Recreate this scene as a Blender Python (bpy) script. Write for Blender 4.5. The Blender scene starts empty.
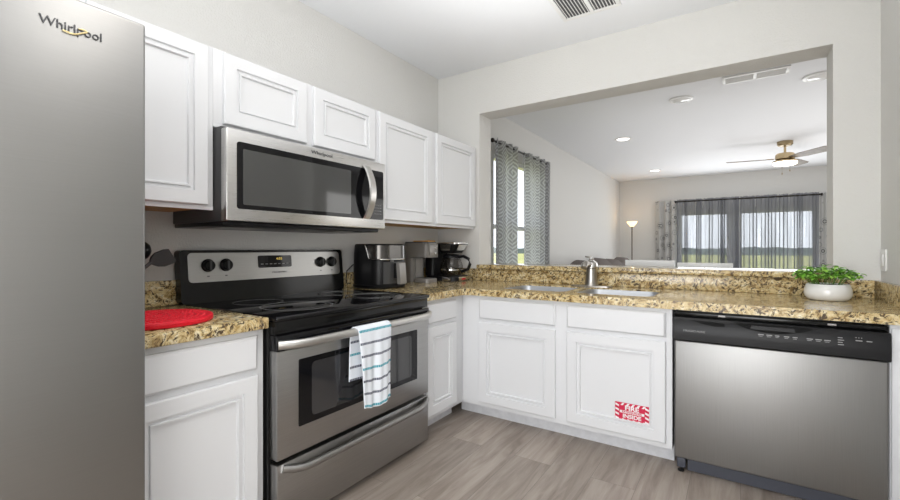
import bpy, bmesh, math, random
from mathutils import Vector, Matrix

scene = bpy.context.scene
COL = scene.collection
PI = math.pi

# ------------------------------------------------------------------ camera
cam_d = bpy.data.cameras.new('camera')
cam = bpy.data.objects.new('camera', cam_d)
COL.objects.link(cam)
cam.location = (2.3492, -3.3358, 1.1863)
cam.rotation_euler = (PI / 2, 0, 0.5863)
cam_d.sensor_width = 36.0
cam_d.lens = 431.39 / 900 * 36.0
cam_d.shift_y = -1.83 / 900
cam_d.clip_start = 0.02
cam_d.clip_end = 400
scene.camera = cam

# ------------------------------------------------------------------ exposure
vs = scene.view_settings
vs.view_transform = 'Standard'
vs.look = 'None'
vs.gamma = 1
vs.use_curve_mapping = False
vs.exposure = 0.2

# ------------------------------------------------------------------ world, sun, area lights
world = bpy.data.worlds.new('overcast_sky')
scene.world = world
world.use_nodes = True
wn = world.node_tree
wn.nodes.clear()
bg = wn.nodes.new('ShaderNodeBackground')
wo = wn.nodes.new('ShaderNodeOutputWorld')
bg.inputs[0].default_value = (0.86, 0.92, 1.0, 1)
bg.inputs[1].default_value = 1.9
wn.links.new(bg.outputs[0], wo.inputs[0])

sd = bpy.data.lights.new('sun', 'SUN')
sd.energy = 2.2
sd.angle = 0.02
sun = bpy.data.objects.new('sun', sd)
COL.objects.link(sun)
sun.rotation_euler = (math.radians(48), 0, math.radians(25))

def area(name, loc, rot, sx, sy, e, col=(1, 1, 1)):
    d = bpy.data.lights.new(name, 'AREA')
    d.shape = 'RECTANGLE'
    d.size = sx
    d.size_y = sy
    d.energy = e
    d.color = col
    o = bpy.data.objects.new(name, d)
    COL.objects.link(o)
    o.location = loc
    o.rotation_euler = rot
    return o

# unseen fill lights added to brighten both rooms, plus daylight of the far window
area('kitchen_ceiling_fill', (1.75, -2.6, 2.66), (0, 0, 0), 1.2, 0.5, 4, (1.0, 0.99, 0.97))  # added with the unseen ceiling fixture to brighten the kitchen
area('rear_wall_fill', (1.5, -6.35, 1.4), (math.radians(95), 0, 0), 2.8, 2.5, 68, (0.985, 0.99, 1.0))  # fill added across almost the whole rear wall, larger than its window
area('kitchen_side_fill', (2.97, -5.0, 1.4), (0, math.radians(95), 0), 2.4, 2.6, 30, (1.0, 0.995, 0.98))  # unseen fill added by the solid right wall for range wall and fridge
area('kitchen_bounce_fill', (1.75, -2.3, 1.60), (PI, 0, 0), 1.9, 3.4, 27, (1.0, 0.998, 0.992)).data.spread = math.radians(115)  # unseen uplight added to brighten the kitchen ceiling
area('camera_side_fill_light', (2.45, -4.5, 1.25), (math.radians(90), 0, math.radians(32)), 1.5, 1.3, 20, (1.0, 0.995, 0.985))
area('living_ceiling_fill', (3.0, 3.2, 2.70), (0, 0, 0), 3.0, 4.0, 22, (1.0, 0.99, 0.97))  # broad unseen panel added below the ceiling to brighten the living room
area('living_window_light', (2.45, 7.33, 1.2), (math.radians(-95), 0, 0), 2.3, 1.6, 42, (0.95, 0.975, 1.0))
area('living_side_fill', (5.3, 3.8, 1.3), (0, math.radians(95), 0), 2.0, 3.6, 40, (1.0, 0.995, 0.98))  # unseen fill added in front of the windowless east wall
area('living_bounce_fill', (2.7, 4.3, 1.3), (PI, 0, 0), 3.6, 5.6, 20, (1.0, 0.998, 0.992)).data.spread = math.radians(120)  # unseen uplight added to brighten the living room ceiling

# ------------------------------------------------------------------ materials
def mat(name):
    m = bpy.data.materials.new(name)
    m.use_nodes = True
    nt = m.node_tree
    b = nt.nodes['Principled BSDF']
    return m, nt, b

def N(nt, t, **kw):
    n = nt.nodes.new(t)
    for k, v in kw.items():
        setattr(n, k, v)
    return n

def ramp(nt, stops, interp='LINEAR'):
    r = N(nt, 'ShaderNodeValToRGB')
    e = r.color_ramp.elements
    r.color_ramp.interpolation = interp
    e[0].position, e[0].color = stops[0][0], (*stops[0][1], 1)
    e[1].position, e[1].color = stops[-1][0], (*stops[-1][1], 1)
    for p, c in stops[1:-1]:
        x = e.new(p)
        x.color = (*c, 1)
    return r

def coords(nt, scale=(1, 1, 1), out='Object', rot=(0, 0, 0)):
    tc = N(nt, 'ShaderNodeTexCoord')
    mp = N(nt, 'ShaderNodeMapping')
    mp.inputs['Scale'].default_value = scale
    mp.inputs['Rotation'].default_value = rot
    nt.links.new(tc.outputs[out], mp.inputs[0])
    return mp

def plain(name, col, rough=0.5, metal=0.0, bump=None, bscale=200, coat=0.0, spec=None, var=0.0):
    m, nt, b = mat(name)
    b.inputs['Base Color'].default_value = (*col, 1)
    b.inputs['Roughness'].default_value = rough
    b.inputs['Metallic'].default_value = metal
    if coat:
        b.inputs['Coat Weight'].default_value = coat
        b.inputs['Coat Roughness'].default_value = 0.05
    if spec is not None:
        b.inputs['Specular IOR Level'].default_value = spec
    if bump or var:
        mp = coords(nt)
        nz = N(nt, 'ShaderNodeTexNoise')
        nz.inputs['Scale'].default_value = bscale
        nz.inputs['Detail'].default_value = 3
        nt.links.new(mp.outputs[0], nz.inputs['Vector'])
        if bump:
            bp = N(nt, 'ShaderNodeBump')
            bp.inputs['Strength'].default_value = bump
            bp.inputs['Distance'].default_value = 0.004
            nt.links.new(nz.outputs[0], bp.inputs['Height'])
            nt.links.new(bp.outputs[0], b.inputs['Normal'])
        if var:
            r = ramp(nt, [(0.3, tuple(c * (1 - var) for c in col)), (0.7, tuple(min(1, c * (1 + var)) for c in col))])
            nt.links.new(nz.outputs[0], r.inputs[0])
            nt.links.new(r.outputs[0], b.inputs['Base Color'])
    return m

def emis(name, col, strength):
    m, nt, b = mat(name)
    b.inputs['Base Color'].default_value = (*col, 1)
    b.inputs['Emission Color'].default_value = (*col, 1)
    b.inputs['Emission Strength'].default_value = strength
    return m

def stainless(name, base=0.56, rough=0.3, scale=(2, 2, 260), streak=0.035, tint=(1, 0.99, 0.97)):
    m, nt, b = mat(name)
    b.inputs['Metallic'].default_value = 1
    mp = coords(nt, scale)
    nz = N(nt, 'ShaderNodeTexNoise')
    nz.inputs['Scale'].default_value = 3
    nz.inputs['Detail'].default_value = 3
    nt.links.new(mp.outputs[0], nz.inputs['Vector'])
    r = ramp(nt, [(0.25, tuple((base - streak) * t for t in tint)), (0.75, tuple((base + streak) * t for t in tint))])
    nt.links.new(nz.outputs[0], r.inputs[0])
    nt.links.new(r.outputs[0], b.inputs['Base Color'])
    mr = N(nt, 'ShaderNodeMapRange')
    mr.inputs[3].default_value = rough - 0.02
    mr.inputs[4].default_value = rough + 0.02
    nt.links.new(nz.outputs[0], mr.inputs[0])
    nt.links.new(mr.outputs[0], b.inputs['Roughness'])
    bp = N(nt, 'ShaderNodeBump')
    bp.inputs['Strength'].default_value = 0.01
    bp.inputs['Distance'].default_value = 0.001
    nt.links.new(nz.outputs[0], bp.inputs['Height'])
    nt.links.new(bp.outputs[0], b.inputs['Normal'])
    return m

def granite():
    m, nt, b = mat('gold_granite')
    mp = coords(nt, (1, 1, 1), 'Object', (0.4, 0.3, 0.6))
    L = nt.links.new
    warp = N(nt, 'ShaderNodeTexNoise'); warp.inputs['Scale'].default_value = 9; warp.inputs['Detail'].default_value = 3
    L(mp.outputs[0], warp.inputs['Vector'])
    mx = N(nt, 'ShaderNodeMixRGB', blend_type='ADD'); mx.inputs[0].default_value = 0.12
    L(mp.outputs[0], mx.inputs[1]); L(warp.outputs['Color'], mx.inputs[2])
    st = N(nt, 'ShaderNodeMapping'); st.inputs['Scale'].default_value = (1.0, 1.5, 1.25); L(mx.outputs[0], st.inputs[0])
    n1 = N(nt, 'ShaderNodeTexNoise'); n1.inputs['Scale'].default_value = 31; n1.inputs['Detail'].default_value = 5; n1.inputs['Roughness'].default_value = 0.62
    L(st.outputs[0], n1.inputs['Vector'])
    r1 = ramp(nt, [(0.32, (0.13, 0.08, 0.035)), (0.41, (0.40, 0.27, 0.11)), (0.49, (0.61, 0.47, 0.235)), (0.58, (0.72, 0.60, 0.35)), (0.70, (0.82, 0.76, 0.58))])
    L(n1.outputs[0], r1.inputs[0])
    # grey-brown and near black mineral clusters
    n2 = N(nt, 'ShaderNodeTexNoise'); n2.inputs['Scale'].default_value = 46; n2.inputs['Detail'].default_value = 4; n2.inputs['Roughness'].default_value = 0.7
    L(st.outputs[0], n2.inputs['Vector'])
    r2 = ramp(nt, [(0.525, (0, 0, 0)), (0.585, (1, 1, 1))])
    L(n2.outputs[0], r2.inputs[0])
    m1 = N(nt, 'ShaderNodeMixRGB'); m1.inputs[2].default_value = (0.085, 0.058, 0.035, 1)
    L(r2.outputs[0], m1.inputs[0]); L(r1.outputs[0], m1.inputs[1])
    v = N(nt, 'ShaderNodeTexVoronoi'); v.inputs['Scale'].default_value = 110
    L(st.outputs[0], v.inputs['Vector'])
    r3 = ramp(nt, [(0.13, (1, 1, 1)), (0.24, (0, 0, 0))])
    L(v.outputs['Distance'], r3.inputs[0])
    n3 = N(nt, 'ShaderNodeTexNoise'); n3.inputs['Scale'].default_value = 16
    L(mp.outputs[0], n3.inputs['Vector'])
    r4 = ramp(nt, [(0.45, (0, 0, 0)), (0.58, (1, 1, 1))])
    L(n3.outputs[0], r4.inputs[0])
    mu = N(nt, 'ShaderNodeMixRGB', blend_type='MULTIPLY'); mu.inputs[0].default_value = 1
    L(r3.outputs[0], mu.inputs[1]); L(r4.outputs[0], mu.inputs[2])
    m2 = N(nt, 'ShaderNodeMixRGB'); m2.inputs[2].default_value = (0.06, 0.035, 0.022, 1)
    L(mu.outputs[0], m2.inputs[0]); L(m1.outputs[0], m2.inputs[1])
    L(m2.outputs[0], b.inputs['Base Color'])
    b.inputs['Roughness'].default_value = 0.12
    b.inputs['Specular IOR Level'].default_value = 0.5
    return m

def planks():
    m, nt, b = mat('grey_oak_planks')
    L = nt.links.new
    mp = coords(nt, (1, 1, 1), 'Object', (0, 0, PI / 2))
    br = N(nt, 'ShaderNodeTexBrick')
    br.offset = 0.37
    br.inputs['Scale'].default_value = 1
    br.inputs['Brick Width'].default_value = 1.7
    br.inputs['Row Height'].default_value = 0.215
    br.inputs['Mortar Size'].default_value = 0.0012
    br.inputs['Mortar Smooth'].default_value = 0.3
    br.inputs['Color1'].default_value = (0, 0, 0, 1)
    br.inputs['Color2'].default_value = (1, 1, 1, 1)
    br.inputs['Mortar'].default_value = (0.5, 0.5, 0.5, 1)
    L(mp.outputs[0], br.inputs['Vector'])
    g = coords(nt, (9, 0.9, 1))
    # shift the grain per plank
    ad = N(nt, 'ShaderNodeVectorMath', operation='MULTIPLY_ADD')
    L(br.outputs['Color'], ad.inputs[0]); ad.inputs[1].default_value = (7, 13, 5); L(g.outputs[0], ad.inputs[2])
    nz = N(nt, 'ShaderNodeTexNoise'); nz.inputs['Scale'].default_value = 2.2; nz.inputs['Detail'].default_value = 7; nz.inputs['Roughness'].default_value = 0.62; nz.inputs['Distortion'].default_value = 0.6
    L(ad.outputs[0], nz.inputs['Vector'])
    r = ramp(nt, [(0.25, (0.19, 0.155, 0.128)), (0.45, (0.305, 0.258, 0.222)), (0.58, (0.375, 0.325, 0.285)), (0.75, (0.45, 0.395, 0.355))])
    L(nz.outputs[0], r.inputs[0])
    tone = ramp(nt, [(0, (0.82, 0.81, 0.80)), (1, (1.12, 1.11, 1.10))])
    L(br.outputs['Color'], tone.inputs[0])
    mu = N(nt, 'ShaderNodeMixRGB', blend_type='MULTIPLY'); mu.inputs[0].default_value = 1
    L(r.outputs[0], mu.inputs[1]); L(tone.outputs[0], mu.inputs[2])
    mo = N(nt, 'ShaderNodeMixRGB'); mo.inputs[2].default_value = (0.17, 0.145, 0.125, 1)
    L(br.outputs['Fac'], mo.inputs[0]); L(mu.outputs[0], mo.inputs[1])
    L(mo.outputs[0], b.inputs['Base Color'])
    b.inputs['Roughness'].default_value = 0.42
    bp = N(nt, 'ShaderNodeBump'); bp.inputs['Strength'].default_value = 0.1; bp.inputs['Distance'].default_value = 0.002
    L(nz.outputs[0], bp.inputs['Height']); L(bp.outputs[0], b.inputs['Normal'])
    return m

def towel_mat():
    # uv: u across (m), v along the cloth (m)
    m, nt, b = mat('striped_terry')
    L = nt.links.new
    tc = N(nt, 'ShaderNodeTexCoord'); sp = N(nt, 'ShaderNodeSeparateXYZ'); L(tc.outputs['UV'], sp.inputs[0])
    def M(op, a, bb=None):
        n = N(nt, 'ShaderNodeMath', operation=op)
        for i, q in enumerate((a, bb)):
            if q is None: continue
            if isinstance(q, (int, float)): n.inputs[i].default_value = q
            else: L(q, n.inputs[i])
        return n.outputs[0]
    P = 0.0595
    ph = M('DIVIDE', sp.outputs[1], P)
    fr = M('FRACT', ph)
    idx = M('FLOOR', ph)
    band = M('LESS_THAN', M('ABSOLUTE', M('SUBTRACT', fr, 0.5)), 0.095)
    dash = M('GREATER_THAN', M('FRACT', M('MULTIPLY', sp.outputs[0], 85)), 0.16)
    fac = M('MULTIPLY', band, dash)
    k = M('LESS_THAN', M('FRACT', M('ADD', M('DIVIDE', idx, 3), 0.38)), 0.3)
    c = N(nt, 'ShaderNodeMixRGB'); c.inputs[1].default_value = (0.085, 0.095, 0.14, 1); c.inputs[2].default_value = (0.03, 0.33, 0.42, 1)
    L(k, c.inputs[0])
    o = N(nt, 'ShaderNodeMixRGB'); o.inputs[1].default_value = (0.80, 0.84, 0.90, 1)
    L(fac, o.inputs[0]); L(c.outputs[0], o.inputs[2]); L(o.outputs[0], b.inputs['Base Color'])
    b.inputs['Roughness'].default_value = 0.95
    nz = N(nt, 'ShaderNodeTexNoise'); nz.inputs['Scale'].default_value = 350
    L(tc.outputs['Object'], nz.inputs['Vector'])
    bp = N(nt, 'ShaderNodeBump'); bp.inputs['Strength'].default_value = 0.6; bp.inputs['Distance'].default_value = 0.003
    L(nz.outputs[0], bp.inputs['Height']); L(bp.outputs[0], b.inputs['Normal'])
    return m

def cloth_shader(nt, b, col_socket, transl=0.35, transp=0.0):
    L = nt.links.new
    out = nt.nodes['Material Output']
    tr = N(nt, 'ShaderNodeBsdfTranslucent'); L(col_socket, tr.inputs[0])
    df = N(nt, 'ShaderNodeBsdfDiffuse'); L(col_socket, df.inputs[0])
    m = N(nt, 'ShaderNodeMixShader'); m.inputs[0].default_value = transl
    L(df.outputs[0], m.inputs[1]); L(tr.outputs[0], m.inputs[2])
    nt.nodes.remove(b)
    L(m.outputs[0], out.inputs[0])
    return m, out

def drape_geo_mat():
    # concentric rounded diamonds, white lines on grey
    m, nt, b = mat('grey_diamond_drape')
    L = nt.links.new
    tc = N(nt, 'ShaderNodeTexCoord'); sp = N(nt, 'ShaderNodeSeparateXYZ'); L(tc.outputs['UV'], sp.inputs[0])
    def M(op, a, bb=None):
        n = N(nt, 'ShaderNodeMath', operation=op)
        for i, q in enumerate((a, bb)):
            if q is None: continue
            if isinstance(q, (int, float)): n.inputs[i].default_value = q
            else: L(q, n.inputs[i])
        return n.outputs[0]
    a = M('SUBTRACT', M('FRACT', M('DIVIDE', sp.outputs[0], 0.40)), 0.5)
    c = M('SUBTRACT', M('FRACT', M('DIVIDE', sp.outputs[1], 0.38)), 0.5)
    a2 = M('ABSOLUTE', a); c2 = M('ABSOLUTE', c)
    d = M('POWER', M('ADD', M('POWER', a2, 1.25), M('POWER', c2, 1.25)), 0.8)
    w = M('SINE', M('MULTIPLY', d, 60))
    r = ramp(nt, [(0.25, (0.36, 0.365, 0.375)), (0.95, (0.62, 0.63, 0.65))])
    L(M('ADD', M('MULTIPLY', w, 0.5), 0.5), r.inputs[0])
    cloth_shader(nt, b, r.outputs[0], 0.58)
    return m

def drape_scroll_mat():
    m, nt, b = mat('white_scroll_drape')
    L = nt.links.new
    tc = N(nt, 'ShaderNodeTexCoord')
    v = N(nt, 'ShaderNodeTexVoronoi'); v.inputs['Scale'].default_value = 6.5; v.inputs['Randomness'].default_value = 0.7
    L(tc.outputs['UV'], v.inputs['Vector'])
    r = ramp(nt, [(0.0, (0.62, 0.62, 0.61)), (0.17, (0.62, 0.62, 0.61)), (0.20, (0.10, 0.10, 0.11)), (0.25, (0.12, 0.12, 0.12)), (0.29, (0.62, 0.62, 0.61)),
                  (0.40, (0.62, 0.62, 0.61)), (0.44, (0.25, 0.25, 0.26)), (0.48, (0.62, 0.62, 0.61)), (1.0, (0.62, 0.62, 0.61))])
    L(v.outputs['Distance'], r.inputs[0])
    cloth_shader(nt, b, r.outputs[0], 0.2)
    return m

def sheer_mat():
    m, nt, b = mat('grey_sheer_voile')
    L = nt.links.new
    out = nt.nodes['Material Output']
    rgb = N(nt, 'ShaderNodeRGB'); rgb.outputs[0].default_value = (0.27, 0.28, 0.315, 1)
    mx, out = cloth_shader(nt, b, rgb.outputs[0], 0.5)
    tp = N(nt, 'ShaderNodeBsdfTransparent')
    tc = N(nt, 'ShaderNodeTexCoord'); mp = N(nt, 'ShaderNodeMapping'); mp.inputs['Scale'].default_value = (11, 0.35, 1)
    L(tc.outputs['UV'], mp.inputs[0])
    nz = N(nt, 'ShaderNodeTexNoise'); nz.inputs['Scale'].default_value = 1.6; nz.inputs['Detail'].default_value = 4
    L(mp.outputs[0], nz.inputs['Vector'])
    mr = N(nt, 'ShaderNodeMapRange'); mr.inputs[1].default_value = 0.3; mr.inputs[2].default_value = 0.7
    mr.inputs[3].default_value = 0.46; mr.inputs[4].default_value = 0.80
    L(nz.outputs[0], mr.inputs[0])
    mm = N(nt, 'ShaderNodeMixShader')
    L(mr.outputs[0], mm.inputs[0]); L(tp.outputs[0], mm.inputs[1]); L(mx.outputs[0], mm.inputs[2])
    L(mm.outputs[0], out.inputs[0])
    return m

def clear_glass(name, tint=(1, 1, 1), gl=0.08):
    m, nt, b = mat(name)
    L = nt.links.new
    out = nt.nodes['Material Output']
    nt.nodes.remove(b)
    tp = N(nt, 'ShaderNodeBsdfTransparent'); tp.inputs[0].default_value = (*tint, 1)
    g = N(nt, 'ShaderNodeBsdfGlossy'); g.inputs['Roughness'].default_value = 0.02
    fr = N(nt, 'ShaderNodeFresnel'); fr.inputs[0].default_value = 1.45
    mx = N(nt, 'ShaderNodeMixShader')
    ge = N(nt, 'ShaderNodeNewGeometry')
    iv = N(nt, 'ShaderNodeMath', operation='SUBTRACT'); iv.inputs[0].default_value = 1.0; L(ge.outputs['Backfacing'], iv.inputs[1])
    ml = N(nt, 'ShaderNodeMath', operation='MULTIPLY'); L(fr.outputs[0], ml.inputs[0]); L(iv.outputs[0], ml.inputs[1])
    L(ml.outputs[0], mx.inputs[0]); L(tp.outputs[0], mx.inputs[1]); L(g.outputs[0], mx.inputs[2])
    L(mx.outputs[0], out.inputs[0])
    return m

def leaf_mat():
    m, nt, b = mat('fresh_green_leaf')
    L = nt.links.new
    g = N(nt, 'ShaderNodeNewGeometry')
    r = ramp(nt, [(0, (0.09, 0.30, 0.025)), (0.5, (0.24, 0.55, 0.06)), (1, (0.46, 0.76, 0.14))])
    L(g.outputs['Random Per Island'], r.inputs[0]); L(r.outputs[0], b.inputs['Base Color'])
    b.inputs['Roughness'].default_value = 0.45
    return m

def lawn_mat():
    m, nt, b = mat('dry_lawn')
    mp = coords(nt)
    nz = N(nt, 'ShaderNodeTexNoise'); nz.inputs['Scale'].default_value = 0.35; nz.inputs['Detail'].default_value = 6
    nt.links.new(mp.outputs[0], nz.inputs['Vector'])
    r = ramp(nt, [(0.3, (0.22, 0.25, 0.06)), (0.7, (0.46, 0.43, 0.16))])
    nt.links.new(nz.outputs[0], r.inputs[0]); nt.links.new(r.outputs[0], b.inputs['Base Color'])
    b.inputs['Roughness'].default_value = 1
    return m

M_WALL = plain('greige_wall_paint', (0.70, 0.694, 0.675), 0.85, bump=0.75, bscale=95)
M_CEIL = plain('white_ceiling_paint', (0.815, 0.83, 0.855), 0.9, bump=0.35, bscale=60)
M_CAB = plain('white_cabinet_paint', (0.735, 0.745, 0.765), 0.38)
M_TOE = plain('white_toe_kick_paint', (0.70, 0.71, 0.74), 0.5, var=0.06, bscale=30)
M_WOOD = plain('raw_plywood', (0.52, 0.30, 0.11), 0.6, var=0.15, bscale=20)
M_SS = stainless('brushed_stainless', 0.39, 0.30)
M_SSM = stainless('microwave_stainless', 0.60, 0.28, (2, 2, 200), 0.01)
M_SSD = stainless('brushed_stainless_dishwasher', 0.30, 0.42, (150, 150, 1.5), 0.015)
M_SSF = stainless('fridge_stainless', 0.29, 0.38, (1, 1, 200), 0.006)
M_CHROME = plain('polished_steel', (0.72, 0.71, 0.69), 0.16, 1.0)
M_HANDLE = plain('satin_handle_steel', (0.60, 0.59, 0.57), 0.3, 1.0)
M_NICKEL = plain('brushed_nickel', (0.42, 0.40, 0.37), 0.28, 1.0)
M_BRASS = plain('aged_brass', (0.36, 0.28, 0.17), 0.3, 1.0)
M_SINK = plain('sink_steel', (0.42, 0.435, 0.46), 0.36, 0.95)
M_BLACK = plain('black_enamel', (0.006, 0.006, 0.006), 0.13, spec=0.3)
M_BLKGLASS = plain('black_glass', (0.005, 0.005, 0.006), 0.05, spec=0.35)
M_OVENGLASS = plain('oven_window_glass', (0.03, 0.03, 0.032), 0.04, spec=0.9)
M_MWGLASS = plain('microwave_window_glass', (0.055, 0.056, 0.055), 0.06, spec=0.8)
M_BLKPL = plain('black_plastic', (0.009, 0.009, 0.010), 0.33, spec=0.22)
M_RECESS = plain('recess_black', (0.004, 0.004, 0.004), 0.5, spec=0.1)
M_DKGREY = plain('dark_grey_plastic', (0.055, 0.055, 0.057), 0.42)
M_KICK = plain('blue_grey_kick_plate', (0.06, 0.065, 0.085), 0.45)
M_GREY = plain('warm_grey_plastic', (0.17, 0.16, 0.15), 0.35)
M_GREYL = plain('silver_grey_plastic', (0.28, 0.27, 0.26), 0.32, 0.3)
M_RING = plain('printed_burner_ring', (0.20, 0.20, 0.20), 0.25)
M_LEGEND = plain('printed_legend', (0.30, 0.30, 0.30), 0.5)
M_LOGO = plain('logo_dark_chrome', (0.10, 0.10, 0.105), 0.3, 0.6)
M_LOGOE = plain('logo_light_edge', (0.75, 0.75, 0.74), 0.25, 0.6)
M_GOLD = plain('logo_gold', (0.62, 0.50, 0.25), 0.3, 0.7)
M_RED = plain('red_silicone', (0.76, 0.005, 0.024), 0.45, bump=0.6, bscale=90)
M_STRED = plain('sticker_red', (0.60, 0.01, 0.06), 0.4)
M_STWHITE = plain('sticker_white', (0.85, 0.82, 0.83), 0.4)
M_WHITEPL = plain('white_plastic', (0.80, 0.80, 0.79), 0.35)
M_CERAMIC = plain('white_ceramic', (0.80, 0.80, 0.79), 0.16, coat=0.4)
M_SOIL = plain('potting_soil', (0.04, 0.03, 0.02), 0.95)
M_STEM = plain('plant_stem', (0.12, 0.25, 0.04), 0.6)
M_LEAF = leaf_mat()
M_GRAN = granite()
M_FLOOR = planks()
M_TOWEL = towel_mat()
M_DRAPE = drape_geo_mat()
M_SCROLL = drape_scroll_mat()
M_SHEER = sheer_mat()
M_GLASS = clear_glass('window_glass')
M_CARAFE = clear_glass('carafe_glass', (0.84, 0.83, 0.82))
M_ROD = plain('dark_bronze_rod', (0.03, 0.026, 0.024), 0.35, 0.7)
M_LAMPGLOW = emis('lamp_shade_glow', (1.0, 0.72, 0.38), 1.7)
M_FANGLOW = emis('fan_light_glow', (1.0, 0.90, 0.72), 3.0)
M_CANGLOW = emis('recessed_light_glow', (1.0, 0.97, 0.92), 3.5)
M_FILLGLOW = emis('fill_fixture_glow', (1.0, 0.97, 0.93), 2.0)  # glow of the unseen fixture added over the kitchen
M_CLOCK = emis('amber_digits', (0.75, 0.55, 0.12), 0.45)
M_REDLED = plain('red_switch', (0.5, 0.01, 0.02), 0.3)
M_SOFA = plain('taupe_brown_upholstery', (0.135, 0.115, 0.105), 0.9, bump=0.3, bscale=90)
M_BLADE = plain('weathered_wood_blade', (0.20, 0.175, 0.15), 0.5, var=0.2, bscale=14)
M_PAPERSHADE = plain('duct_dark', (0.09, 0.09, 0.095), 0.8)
M_LAWN = lawn_mat()
M_TREES = plain('distant_foliage', (0.10, 0.13, 0.13), 1.0, var=0.3, bscale=0.5)
M_CORD = plain('black_cord', (0.015, 0.015, 0.015), 0.5)
M_MAGNET = plain('bronze_pole', (0.12, 0.09, 0.07), 0.4, 0.6)
M_BRICKOUT = plain('outside_wall_stucco', (0.6, 0.58, 0.54), 0.9)

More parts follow.
